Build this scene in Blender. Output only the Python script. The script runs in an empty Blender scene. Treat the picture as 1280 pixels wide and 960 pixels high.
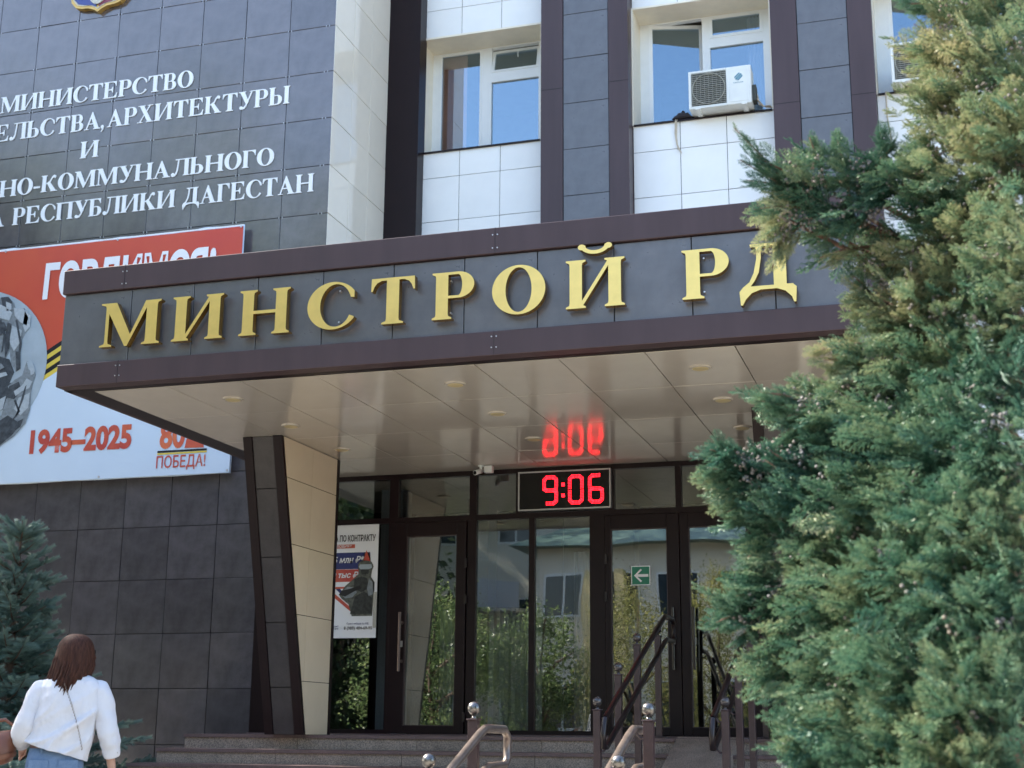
import bpy, math, random
import numpy as np
from mathutils import Vector, Matrix, geometry
random.seed(7); rng = np.random.default_rng(7)
R = math.radians
scene = bpy.context.scene
COL = scene.collection

# ------------------------------------------------------------------ camera
CF = Vector((-0.28844702, 0.92684199, 0.24033777))
CR = Vector((0.95537625, 0.29528682, 0.00786897)); CU = CR.cross(CF).normalized()
FPX = 1747.89
cam_d = bpy.data.cameras.new('camera'); cam = bpy.data.objects.new('camera', cam_d); COL.objects.link(cam)
cam.matrix_world = Matrix(((CR.x, CU.x, -CF.x, 0), (CR.y, CU.y, -CF.y, 0), (CR.z, CU.z, -CF.z, 0), (0, 0, 0, 1)))
cam_d.sensor_width = 36; cam_d.lens = FPX / 1280 * 36; cam_d.clip_end = 3000; cam_d.clip_start = 0.05
cam_d.dof.use_dof = True; cam_d.dof.focus_distance = 10.5; cam_d.dof.aperture_fstop = 4.2
scene.camera = cam

def ray(x, y):
    return CF + CR * ((x - 640) / FPX) - CU * ((y - 480) / FPX)
def at(x, y, depth):
    return ray(x, y) * depth

# ------------------------------------------------------------------ sky, sun, exposure
SUN_EL, SUN_AZ = R(43), R(-79)
world = bpy.data.worlds.new('World'); scene.world = world; world.use_nodes = True
wn = world.node_tree.nodes; wl = world.node_tree.links
sky = wn.new('ShaderNodeTexSky'); sky.sky_type = 'NISHITA'; sky.sun_disc = False
sky.sun_elevation = SUN_EL; sky.sun_rotation = SUN_AZ % (2 * math.pi); sky.air_density = 1.0; sky.dust_density = 2.0; sky.ozone_density = 1.0
wl.new(sky.outputs[0], wn['Background'].inputs[0]); wn['Background'].inputs[1].default_value = 0.13
sun_d = bpy.data.lights.new('sun', 'SUN'); sun_d.energy = 4.2; sun_d.angle = R(0.53); sun_d.color = (1, 0.93, 0.82)
sun = bpy.data.objects.new('sun', sun_d); COL.objects.link(sun)
sv = Vector((math.sin(SUN_AZ) * math.cos(SUN_EL), math.cos(SUN_AZ) * math.cos(SUN_EL), math.sin(SUN_EL)))
sun.rotation_euler = sv.to_track_quat('Z', 'Y').to_euler(); sun.location = sv * 60
scene.view_settings.view_transform = 'Standard'; scene.view_settings.look = 'None'
scene.view_settings.exposure = 2.32; scene.view_settings.gamma = 1

# ------------------------------------------------------------------ materials
def mat(name, col, rough=0.5, metal=0.0, spec=0.5, noise=0.0, nscale=8.0, bump=0.0, bscale=40.0, col2=None,
        coat=0.0, speck=0.0, speck_scale=300.0, transl=0.0, emit=None, estr=0.0, stretch=None, tile_var=0.0, rough_var=0.0, ior=0):
    m = bpy.data.materials.new(name); m.use_nodes = True
    nt = m.node_tree; N = nt.nodes; L = nt.links; b = N['Principled BSDF']
    b.inputs['Roughness'].default_value = rough; b.inputs['Metallic'].default_value = metal
    b.inputs['Specular IOR Level'].default_value = spec; b.inputs['Coat Weight'].default_value = coat
    tc = N.new('ShaderNodeTexCoord'); src = tc.outputs['Object']
    if stretch:
        mp = N.new('ShaderNodeMapping'); mp.inputs['Scale'].default_value = stretch
        L.new(src, mp.inputs[0]); src = mp.outputs[0]
    c = (*col, 1)
    out = None
    if noise > 0 or col2:
        n1 = N.new('ShaderNodeTexNoise'); n1.inputs['Scale'].default_value = nscale; n1.inputs['Detail'].default_value = 7; n1.inputs['Roughness'].default_value = .62
        L.new(src, n1.inputs['Vector'])
        mr = N.new('ShaderNodeMapRange'); mr.inputs[1].default_value = .3; mr.inputs[2].default_value = .7
        L.new(n1.outputs['Fac'], mr.inputs[0])
        mx = N.new('ShaderNodeMix'); mx.data_type = 'RGBA'
        c2 = col2 if col2 else tuple(v * (1 - noise) for v in col)
        mx.inputs[6].default_value = c; mx.inputs[7].default_value = (*c2, 1)
        L.new(mr.outputs[0], mx.inputs[0]); out = mx.outputs[2]
        if rough_var:
            m2 = N.new('ShaderNodeMapRange'); m2.inputs[3].default_value = rough; m2.inputs[4].default_value = rough + rough_var
            L.new(n1.outputs['Fac'], m2.inputs[0]); L.new(m2.outputs[0], b.inputs['Roughness'])
    if speck > 0:
        n2 = N.new('ShaderNodeTexNoise'); n2.inputs['Scale'].default_value = speck_scale; n2.inputs['Detail'].default_value = 2
        L.new(tc.outputs['Object'], n2.inputs['Vector'])
        m3 = N.new('ShaderNodeMapRange'); m3.inputs[1].default_value = .35; m3.inputs[2].default_value = .65
        m3.inputs[3].default_value = 1 - speck; m3.inputs[4].default_value = 1 + speck
        L.new(n2.outputs['Fac'], m3.inputs[0])
        hs = N.new('ShaderNodeHueSaturation'); L.new(m3.outputs[0], hs.inputs['Value'])
        if out: L.new(out, hs.inputs['Color'])
        else: hs.inputs['Color'].default_value = c
        out = hs.outputs[0]
    if tile_var > 0:
        oi = N.new('ShaderNodeObjectInfo'); m4 = N.new('ShaderNodeMapRange')
        m4.inputs[3].default_value = 1 - tile_var; m4.inputs[4].default_value = 1 + tile_var
        L.new(oi.outputs['Random'], m4.inputs[0])
        h2 = N.new('ShaderNodeHueSaturation'); L.new(m4.outputs[0], h2.inputs['Value'])
        if out: L.new(out, h2.inputs['Color'])
        else: h2.inputs['Color'].default_value = c
        out = h2.outputs[0]
    if out: L.new(out, b.inputs['Base Color'])
    else: b.inputs['Base Color'].default_value = c
    if bump > 0:
        n3 = N.new('ShaderNodeTexNoise'); n3.inputs['Scale'].default_value = bscale; n3.inputs['Detail'].default_value = 4
        L.new(src, n3.inputs['Vector'])
        bp = N.new('ShaderNodeBump'); bp.inputs['Strength'].default_value = bump; bp.inputs['Distance'].default_value = .01
        L.new(n3.outputs['Fac'], bp.inputs['Height']); L.new(bp.outputs[0], b.inputs['Normal'])
    if ior: b.inputs['IOR'].default_value = ior
    if emit:
        b.inputs['Emission Color'].default_value = (*emit, 1); b.inputs['Emission Strength'].default_value = estr
    if transl > 0:
        tr = N.new('ShaderNodeBsdfTranslucent'); ms = N.new('ShaderNodeMixShader'); ms.inputs[0].default_value = transl
        if out: L.new(out, tr.inputs[0])
        else: tr.inputs[0].default_value = c
        L.new(b.outputs[0], ms.inputs[1]); L.new(tr.outputs[0], ms.inputs[2]); L.new(ms.outputs[0], N['Material Output'].inputs[0])
    return m

def leaf_mat(name, ramp, rough=0.55, transl=0.35, nscale=3.0):
    """foliage: colour from the per-vertex 'tint' of each spray plus slow noise over the crown"""
    m = bpy.data.materials.new(name); m.use_nodes = True
    N = m.node_tree.nodes; L = m.node_tree.links; b = N['Principled BSDF']
    b.inputs['Roughness'].default_value = rough; b.inputs['Specular IOR Level'].default_value = .35
    a = N.new('ShaderNodeAttribute'); a.attribute_name = 'tint'
    tc = N.new('ShaderNodeTexCoord'); n = N.new('ShaderNodeTexNoise'); n.inputs['Scale'].default_value = nscale
    L.new(tc.outputs['Object'], n.inputs['Vector'])
    ad = N.new('ShaderNodeMath'); ad.operation = 'MULTIPLY_ADD'; ad.inputs[1].default_value = .5
    L.new(n.outputs['Fac'], ad.inputs[0])
    mu = N.new('ShaderNodeMath'); mu.operation = 'MULTIPLY'; mu.inputs[1].default_value = .6
    L.new(a.outputs['Fac'], mu.inputs[0]); L.new(mu.outputs[0], ad.inputs[2])
    cr = N.new('ShaderNodeValToRGB')
    els = cr.color_ramp.elements
    els[0].position = ramp[0][0]; els[0].color = (*ramp[0][1], 1)
    els[1].position = ramp[-1][0]; els[1].color = (*ramp[-1][1], 1)
    for p, c in ramp[1:-1]:
        e = els.new(p); e.color = (*c, 1)
    L.new(ad.outputs[0], cr.inputs[0]); L.new(cr.outputs[0], b.inputs['Base Color'])
    tr = N.new('ShaderNodeBsdfTranslucent'); ms = N.new('ShaderNodeMixShader'); ms.inputs[0].default_value = transl
    L.new(cr.outputs[0], tr.inputs[0]); L.new(b.outputs[0], ms.inputs[1]); L.new(tr.outputs[0], ms.inputs[2])
    L.new(ms.outputs[0], N['Material Output'].inputs[0])
    return m

def glass_mat(name, ior, tint, rough=0.0, through=1.0, wob=0.0):
    """pane: Fresnel reflection over a tinted see-through sheet"""
    m = bpy.data.materials.new(name); m.use_nodes = True
    N = m.node_tree.nodes; L = m.node_tree.links; N.remove(N['Principled BSDF'])
    fr = N.new('ShaderNodeFresnel'); ge = N.new('ShaderNodeNewGeometry'); mi = N.new('ShaderNodeMapRange')
    mi.inputs[3].default_value = ior; mi.inputs[4].default_value = 1 / ior      # same curve from both sides of the sheet
    L.new(ge.outputs['Backfacing'], mi.inputs[0]); L.new(mi.outputs[0], fr.inputs['IOR'])
    gl = N.new('ShaderNodeBsdfGlossy'); gl.inputs['Roughness'].default_value = rough; gl.inputs['Color'].default_value = (.64, .85, 1, 1) if ior > 2.5 else (.96, 1, .99, 1)
    tp = N.new('ShaderNodeBsdfTransparent'); tp.inputs['Color'].default_value = (*tint, 1)
    ms = N.new('ShaderNodeMixShader')
    if wob:
        tc = N.new('ShaderNodeTexCoord'); n = N.new('ShaderNodeTexNoise'); n.inputs['Scale'].default_value = 1.1; n.inputs['Detail'].default_value = 1
        L.new(tc.outputs['Object'], n.inputs['Vector'])
        bp = N.new('ShaderNodeBump'); bp.inputs['Strength'].default_value = wob; bp.inputs['Distance'].default_value = .05
        L.new(n.outputs['Fac'], bp.inputs['Height']); L.new(bp.outputs[0], gl.inputs['Normal']); 
    L.new(fr.outputs[0], ms.inputs[0]); L.new(tp.outputs[0], ms.inputs[1]); L.new(gl.outputs[0], ms.inputs[2])
    L.new(ms.outputs[0], N['Material Output'].inputs[0])
    return m

M = {}
M['tile'] = mat('dark_grey_porcelain', (.108, .098, .103), .10, ior=1.95, noise=.42, nscale=5, speck=.16, speck_scale=420, bump=.012, bscale=3, tile_var=.16, rough_var=.08)
M['tile_pylon'] = mat('grey_porcelain_pylon', (.050, .045, .046), .25, spec=.4, noise=.3, nscale=6, speck=.16, speck_scale=400)
M['tile_canopy'] = mat('grey_porcelain_matt', (.105, .105, .112), .22, spec=.9, noise=.3, nscale=7, speck=.16, speck_scale=350, tile_var=.06, rough_var=.15)
M['beige'] = mat('beige_porcelain', (.74, .63, .46), .10, spec=.6, noise=.06, nscale=4, tile_var=.03, bump=.01, bscale=2)
M['cream'] = mat('cream_porcelain', (.84, .77, .64), .07, spec=.9, noise=.05, nscale=4, tile_var=.03, bump=.01, bscale=2)
M['white_tile'] = mat('white_porcelain', (.85, .86, .84), .22, spec=.5, noise=.05, nscale=3, tile_var=.02)
M['purple'] = mat('aubergine_composite_panel', (.068, .043, .046), .33, spec=.38, noise=.22, nscale=5, stretch=(1, 1, .12), rough_var=.12, bump=.01, bscale=2)
M['purple_dark'] = mat('dark_brown_profile', (.013, .006, .007), .35, spec=.22, noise=.2, nscale=9)
M['joint'] = mat('joint_shadow_backing', (.012, .012, .014), .8)
M['render_wall'] = mat('grey_render_wall', (.16, .155, .15), .9, noise=.2)
M['soffit'] = mat('beige_metal_ceiling_panel', (.57, .525, .45), .085, metal=.15, spec=.5, noise=.07, nscale=3, tile_var=.03, rough_var=.08, bump=.012, bscale=1.5)
M['lampglass'] = mat('yellowed_lamp_glass', (.55, .46, .24), .35, noise=.1)
M['gold'] = mat('gold_letter_face', (.92, .65, .20), .28, metal=.72, spec=.5, noise=.12, nscale=9, bump=.05, bscale=60)
M['gold_side_shaded'] = mat('gold_letter_side_shaded', (.34, .19, .04), .25, metal=.8, noise=.2, nscale=12)  # deeper gold puts the shade of the letter sides into the colour
M['pvc'] = mat('white_window_pvc', (.78, .80, .79), .3, noise=.05)
M['reveal'] = mat('cream_window_reveal', (.86, .80, .66), .5, noise=.08)
M['letter_white'] = mat('white_letter_film', (.80, .84, .85), .35)
M['clip'] = mat('steel_tile_clip', (.6, .6, .6), .35, metal=.8)
M['granite'] = mat('grey_brown_granite', (.30, .24, .195), .5, noise=.35, nscale=6, speck=.5, speck_scale=140, tile_var=.08)
M['granite_edge'] = mat('red_granite_nosing', (.13, .085, .085), .4, noise=.3, nscale=10, speck=.3, speck_scale=160)
M['paving'] = mat('concrete_paving', (.36, .33, .28), .8, noise=.25, nscale=2, speck=.2, speck_scale=60)
M['asphalt'] = mat('asphalt', (.055, .055, .055), .85, noise=.3, nscale=3, speck=.4, speck_scale=90)
M['ground'] = mat('dry_ground', (.19, .17, .13), .95, noise=.35, nscale=.6)
M['post'] = mat('brown_painted_post', (.055, .031, .032), .35, spec=.5, noise=.3, nscale=20, speck=.2, speck_scale=200)
M['steel'] = mat('tarnished_steel_ball', (.22, .21, .20), .26, metal=.9, noise=.35, nscale=20)
M['dark_steel'] = mat('dark_polished_ball', (.045, .038, .038), .12, spec=.7)
M['rail_dark'] = mat('dark_brown_handrail', (.018, .010, .010), .28, spec=.4, noise=.3, nscale=20)
M['rail_bronze'] = mat('bronze_handrail', (.26, .21, .18), .28, metal=.6, noise=.4, nscale=15)
M['rail_handle'] = mat('dark_bronze_handle', (.12, .085, .075), .3, metal=.5, noise=.2)
M['glass'] = glass_mat('entrance_glass', 2.1, (.84, .87, .87), 0, wob=.035)
M['glass_win'] = glass_mat('window_glass', 2.8, (.80, .80, .80), 0, wob=.02)
M['interior'] = mat('dim_interior_wall', (.30, .28, .22), .9, noise=.2)
M['interior_floor'] = mat('dim_interior_floor', (.10, .085, .07), .4)
M['curtain'] = mat('teal_frosted_blind', (.20, .21, .22), .7, noise=.25, nscale=3, stretch=(6, 6, .5))
M['blind'] = mat('blind_reflection_tan', (.90, .52, .36), .8, noise=.1)  # blind colour doubles as a wall reflection in the pane
M['sheer'] = mat('sheer_curtain', (.6, .62, .66), .8)
M['black'] = mat('black_panel', (.006, .006, .006), .25, spec=.3)
M['frame_alu'] = mat('silver_clock_frame', (.55, .55, .56), .3, metal=.8)
M['led'] = mat('red_led', (.6, .02, .02), .4, emit=(1, .008, .016), estr=4.5)
M['ac_white'] = mat('white_ac_casing', (.74, .77, .74), .4, noise=.12, nscale=4)
M['ac_grey'] = mat('grey_ac_grille', (.30, .30, .25), .5, noise=.3, nscale=15)
M['ac_dark'] = mat('dark_ac_inside', (.045, .05, .042), .6)
M['ac_blue'] = mat('blue_grey_logo_print', (.06, .22, .30), .4)
M['cable'] = mat('beige_hose', (.50, .44, .34), .6)
M['black_cloth'] = mat('dark_cloth', (.015, .013, .016), .8)
M['banner_red'] = mat('red_banner_print', (.52, .062, .045), .38, spec=.4, col2=(.60, .11, .045), nscale=.35, bump=.05, bscale=1.2)
M['banner_blue'] = mat('pale_blue_banner_print', (.60, .72, .83), .38, spec=.4, noise=.06, nscale=1, bump=.05, bscale=1.2)
M['print_white'] = mat('white_print', (.80, .82, .84), .4)
M['print_red'] = mat('dark_red_print', (.42, .04, .05), .4, col2=(.60, .13, .06), nscale=2.5)
M['print_orange'] = mat('orange_print', (.70, .22, .08), .4, col2=(.55, .06, .05), nscale=3)
M['print_black'] = mat('black_print', (.012, .012, .014), .4)
M['print_yellow'] = mat('yellow_print', (.72, .55, .08), .4)
M['print_navy'] = mat('navy_print', (.025, .035, .16), .4, noise=.2)
M['photo_sky'] = mat('grey_photo_sky', (.40, .48, .53), .4, noise=.18, nscale=4)
M['photo_mid'] = mat('grey_photo_midtone', (.15, .175, .19), .4, col2=(.27, .31, .33), nscale=26)
M['photo_light'] = mat('grey_photo_highlight', (.34, .39, .42), .4, col2=(.46, .52, .55), nscale=26)
M['photo_dark'] = mat('grey_photo_dark', (.02, .025, .03), .4, col2=(.09, .105, .12), nscale=16)
M['camo'] = mat('camouflage_print', (.03, .035, .03), .45, col2=(.16, .17, .14), nscale=28)
M['camo_dark'] = mat('dark_camouflage_print', (.012, .014, .014), .45, col2=(.05, .055, .05), nscale=28)
M['exit_green'] = mat('green_exit_sign', (.015, .20, .12), .4)
M['tape'] = mat('glossy_sticky_tape', (.45, .45, .40), .2)
M['gold_rim'] = mat('gilded_emblem_rim', (.62, .40, .12), .3, metal=.5, noise=.2)
M['emb_blue'] = mat('blue_emblem_field', (.03, .06, .26), .4)
M['emb_red'] = mat('maroon_emblem_field', (.22, .03, .07), .4)
M['emb_white'] = mat('pale_emblem_relief', (.62, .60, .50), .4, noise=.3, nscale=20)
M['skin'] = mat('skin', (.50, .29, .21), .5, noise=.08, nscale=20)
M['hair'] = mat('auburn_hair', (.080, .033, .021), .65, spec=.15, col2=(.018, .008, .006), nscale=30, stretch=(3, 3, .25), bump=.35, bscale=50)
M['shirt'] = mat('white_cotton_blouse', (.73, .74, .78), .8, noise=.05, nscale=10, bump=.55, bscale=9, transl=.12, stretch=(1.5, 1, .55))
M['jeans'] = mat('blue_denim', (.085, .15, .26), .8, col2=(.17, .25, .37), nscale=9, speck=.2, speck_scale=600, bump=.1, bscale=60)
M['leather'] = mat('tan_leather', (.20, .075, .04), .42, noise=.3, nscale=9, bump=.1, bscale=25)
M['belt'] = mat('brown_belt', (.14, .08, .075), .5)
M['shoe'] = mat('white_sneaker', (.6, .6, .6), .6)
M['bark'] = mat('brown_bark', (.13, .085, .06), .9, noise=.4, nscale=12, bump=.6, bscale=30, stretch=(1, 1, .3))
M['bark_red'] = mat('reddish_juniper_bark', (.20, .115, .085), .9, noise=.4, nscale=12, bump=.6, bscale=40, stretch=(1, 1, .3))
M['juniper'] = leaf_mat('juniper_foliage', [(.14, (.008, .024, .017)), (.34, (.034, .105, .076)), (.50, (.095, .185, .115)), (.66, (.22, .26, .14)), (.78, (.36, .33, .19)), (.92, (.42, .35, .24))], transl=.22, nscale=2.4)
M['cone'] = mat('pale_juniper_berry', (.19, .15, .115), .8, col2=(.14, .15, .165), nscale=8)
M['spruce'] = leaf_mat('blue_spruce_needles', [(.22, (.05, .105, .095)), (.45, (.115, .20, .175)), (.75, (.25, .34, .29))], transl=.12, nscale=2)
M['leaf'] = leaf_mat('broad_leaves', [(.25, (.07, .12, .05)), (.55, (.20, .27, .11)), (.8, (.40, .44, .20))], rough=.3, transl=.55, nscale=.8)
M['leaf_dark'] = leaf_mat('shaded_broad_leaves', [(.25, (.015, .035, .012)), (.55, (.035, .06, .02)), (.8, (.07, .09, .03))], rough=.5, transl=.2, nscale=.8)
M['leaf_yellow'] = leaf_mat('yellowing_leaves', [(.25, (.12, .14, .05)), (.55, (.28, .28, .10)), (.8, (.46, .40, .16))], rough=.4, transl=.55, nscale=.8)
M['plaster'] = mat('cream_plaster', (.78, .73, .62), .85, noise=.12, nscale=.5)
M['plaster2'] = mat('grey_plaster', (.55, .53, .48), .85, noise=.15, nscale=.6)
M['green_roof'] = mat('green_metal_roof', (.15, .23, .20), .45, noise=.15)
M['sunlit_yellow'] = mat('sunlit_yellow_pier', (.72, .58, .30), .7)  # the yellow is sunlight on the piers, put into their colour
M['far_glass'] = mat('far_window_glass', (.03, .045, .06), .08, spec=.7)

# ------------------------------------------------------------------ mesh helpers
class MB:
    def __init__(s): s.v = []; s.f = []; s.mi = []; s.m = 0
    def add(s, vs, fs):
        o = len(s.v); s.v += [tuple(v) for v in vs]; s.f += [tuple(i + o for i in f) for f in fs]; s.mi += [s.m] * len(fs); return s
    def box(s, x0, x1, y0, y1, z0, z1):
        vs = [(x, y, z) for x in (x0, x1) for y in (y0, y1) for z in (z0, z1)]
        return s.add(vs, [(0, 1, 3, 2), (4, 6, 7, 5), (0, 4, 5, 1), (2, 3, 7, 6), (0, 2, 6, 4), (1, 5, 7, 3)])
    def bbox(s, x0, x1, y0, y1, z0, z1, b=0.01):
        """box with chamfered edges on all sides"""
        c = [(x0, x1), (y0, y1), (z0, z1)]
        import bmesh
        bm = bmesh.new(); bmesh.ops.create_cube(bm, size=1)
        for v in bm.verts:
            v.co = Vector(((x0 + x1) / 2 + v.co.x * (x1 - x0), (y0 + y1) / 2 + v.co.y * (y1 - y0), (z0 + z1) / 2 + v.co.z * (z1 - z0)))
        bmesh.ops.bevel(bm, geom=list(bm.edges), offset=b, segments=2, profile=.6, affect='EDGES')
        bm.verts.index_update()
        s.add([v.co[:] for v in bm.verts], [[v.index for v in f.verts] for f in bm.faces]); bm.free(); return s
    def tube(s, pts, r, n=8, caps=True):
        pts = [Vector(p) for p in pts]; rs = r if isinstance(r, (list, tuple)) else [r] * len(pts)
        o = len(s.v); u = None
        for i, p in enumerate(pts):
            t = (pts[min(i + 1, len(pts) - 1)] - pts[max(i - 1, 0)]).normalized()
            if u is None: u = t.orthogonal().normalized()
            else: u = (u - t * u.dot(t)).normalized()
            w = t.cross(u)
            for k in range(n):
                a = 2 * math.pi * k / n; s.v.append(tuple(p + (u * math.cos(a) + w * math.sin(a)) * rs[i]))
        for i in range(len(pts) - 1):
            for k in range(n):
                s.f.append((o + i * n + k, o + i * n + (k + 1) % n, o + (i + 1) * n + (k + 1) % n, o + (i + 1) * n + k)); s.mi.append(s.m)
        if caps:
            s.f.append(tuple(o + k for k in range(n))[::-1]); s.mi.append(s.m)
            s.f.append(tuple(o + (len(pts) - 1) * n + k for k in range(n))); s.mi.append(s.m)
        return s
    def sphere(s, c, r, nu=16, nv=10, sz=1.0):
        o = len(s.v); c = Vector(c)
        s.v.append(tuple(c + Vector((0, 0, r * sz))))
        for j in range(1, nv):
            a = math.pi * j / nv
            for i in range(nu):
                b = 2 * math.pi * i / nu; s.v.append(tuple(c + Vector((r * math.sin(a) * math.cos(b), r * math.sin(a) * math.sin(b), r * sz * math.cos(a)))))
        s.v.append(tuple(c - Vector((0, 0, r * sz)))); e = len(s.v) - 1
        for i in range(nu): s.f.append((o, o + 1 + i, o + 1 + (i + 1) % nu)); s.mi.append(s.m)
        for j in range(nv - 2):
            for i in range(nu):
                a = o + 1 + j * nu; s.f.append((a + i, a + nu + i, a + nu + (i + 1) % nu, a + (i + 1) % nu)); s.mi.append(s.m)
        a = o + 1 + (nv - 2) * nu
        for i in range(nu): s.f.append((a + i, e, a + (i + 1) % nu)); s.mi.append(s.m)
        return s
    def loft(s, rings, close=True, caps=True):
        o = len(s.v); n = len(rings[0])
        for r_ in rings: s.v += [tuple(p) for p in r_]
        for i in range(len(rings) - 1):
            for k in range(n if close else n - 1):
                s.f.append((o + i * n + k, o + i * n + (k + 1) % n, o + (i + 1) * n + (k + 1) % n, o + (i + 1) * n + k)); s.mi.append(s.m)
        if caps and close:
            s.f.append(tuple(o + k for k in range(n))[::-1]); s.mi.append(s.m)
            s.f.append(tuple(o + (len(rings) - 1) * n + k for k in range(n))); s.mi.append(s.m)
        return s
    def mesh(s, name, mats, smooth=False):
        me = bpy.data.meshes.new(name); me.from_pydata(s.v, [], s.f)
        for m in (mats if isinstance(mats, (list, tuple)) else [mats]): me.materials.append(m)
        if isinstance(mats, (list, tuple)) and len(mats) > 1: me.polygons.foreach_set('material_index', s.mi)
        if smooth: me.polygons.foreach_set('use_smooth', [True] * len(me.polygons))
        me.update()
        return me

def link(name, me, parent=None, loc=None):
    o = bpy.data.objects.new(name, me); COL.objects.link(o)
    if parent: o.parent = parent
    if loc: o.location = loc
    return o
def obj(name, mb, m, parent=None, smooth=False, loc=None, kind=None, label=None):
    o = link(name, mb.mesh(name, m, smooth), parent, loc)
    if kind: o['kind'] = kind
    if label: o['label'] = label
    if smooth:
        md = None
    return o
def thing(name, label, cat, loc=(0, 0, 0), rz=0, group=None, parent=None):
    o = bpy.data.objects.new(name, None); COL.objects.link(o); o.location = loc; o.rotation_euler = (0, 0, rz)
    o.empty_display_size = .2
    if label: o['label'] = label
    if cat: o['category'] = cat
    if group: o['group'] = group
    return o
def tag(o, label, cat, group=None):
    o['label'] = label; o['category'] = cat
    if group: o['group'] = group
    return o
def bevelmod(o, w=.004, seg=2):
    m = o.modifiers.new('edge', 'BEVEL'); m.width = w; m.segments = seg; m.limit_method = 'ANGLE'; m.angle_limit = R(40)

def flat_union(pos, neg=()):
    """2-D union of polygons minus others -> (verts, triangles)"""
    vs, fs = [], []
    for pl in list(pos) + list(neg):
        if sum(pl[i - 1][0] * pl[i][1] - pl[i][0] * pl[i - 1][1] for i in range(len(pl))) < 0: pl = list(pl)[::-1]
        o = len(vs); vs += [Vector((p[0], p[1])) for p in pl]; fs.append(list(range(o, o + len(pl))))
    ov, oe, of, a, b, orig = geometry.delaunay_2d_cdt(vs, [], fs, 1, 1e-5, True)
    npos = len(pos); keep = []
    for t, og in zip(of, orig):
        if og and any(i < npos for i in og) and not any(i >= npos for i in og):
            keep.append(tuple(t))
    return [tuple(v) for v in ov], keep

def extrude2d(v2, tris, depth, fn):
    """fn(u, v, w) -> 3-D point; w=0 front, w=depth back.  Returns verts, front faces, side faces"""
    cnt = {}
    for t in tris:
        n = len(t)
        for i in range(n):
            a, b = t[i], t[(i + 1) % n]
            cnt[(a, b)] = cnt.get((a, b), 0) + 1
    edges = [e for e in cnt if (e[1], e[0]) not in cnt]
    n = len(v2)
    V = [fn(x, y, 0) for x, y in v2] + [fn(x, y, depth) for x, y in v2]
    side = [(a, a + n, b + n, b) for a, b in edges]
    return V, list(tris), side

# ------------------------------------------------------------------ serif glyphs (cap height 1)
SW, TH, SF, SH, BR = .25, .07, .075, .04, .05
def rect(x0, y0, x1, y1): return [(x0, y0), (x1, y0), (x1, y1), (x0, y1)]
def ell(cx, cy, rx, ry, n=40, a0=0, a1=360, sq=2.0):
    k = n if a1 - a0 >= 360 else n + 1; out = []
    for i in range(k):
        a = R(a0 + (a1 - a0) * i / n); c, s_ = math.cos(a), math.sin(a)
        out.append((cx + rx * math.copysign(abs(c) ** (2 / sq), c), cy + ry * math.copysign(abs(s_) ** (2 / sq), s_)))
    return out
def serif(x0, x1, y, up, l=SF, r=SF):
    """foot or head serif with a curved bracket; up=+1 for a foot"""
    s_ = up
    pts = [(x0 - l, y), (x1 + r, y), (x1 + r, y + SH * s_ * .8)]
    if r > 0: pts += [(x1 + r * .45, y + s_ * (SH + .012)), (x1 + r * .12, y + s_ * (SH + BR * .5))]
    pts += [(x1, y + s_ * (SH + BR * 1.5)), (x0, y + s_ * (SH + BR * 1.5))]
    if l > 0: pts += [(x0 - l * .12, y + s_ * (SH + BR * .5)), (x0 - l * .45, y + s_ * (SH + .012))]
    pts += [(x0 - l, y + SH * s_ * .8)]
    return pts if up > 0 else pts[::-1]
def stem(x, w=SW, y0=0, y1=1, bl=SF, br=SF, tl=SF, tr=SF, b=True, t=True):
    o = [rect(x, y0, x + w, y1)]
    if b: o.append(serif(x, x + w, y0, 1, bl, br))
    if t: o.append(serif(x, x + w, y1, -1, tl, tr))
    return o
def bowl(x, yb, yt, w, th=TH, side=SW * .98):
    """right-hand bowl attached at x; returns outer, inner"""
    cy, ry = (yb + yt) / 2, (yt - yb) / 2
    xs = x + (w - ry * 1.05) if w > ry * 1.1 else x + .02
    xs = x + w * .38
    outer = [(x, yt), ] + [(x, yb)] + ell(xs, cy, x + w - xs, ry, 24, -90, 90)
    iw = x + w - side
    inner = [(x + .001, yt - th), (x + .001, yb + th)] + ell(xs, cy, max(iw - xs, .02), ry - th, 24, -90, 90)
    return outer, inner
def diag(x0, y0, x1, y1, w):
    """parallelogram with horizontal width w; x0,x1 are left corners at y0,y1"""
    return [(x0, y0), (x0 + w, y0), (x1 + w, y1), (x1, y1)]
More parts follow.
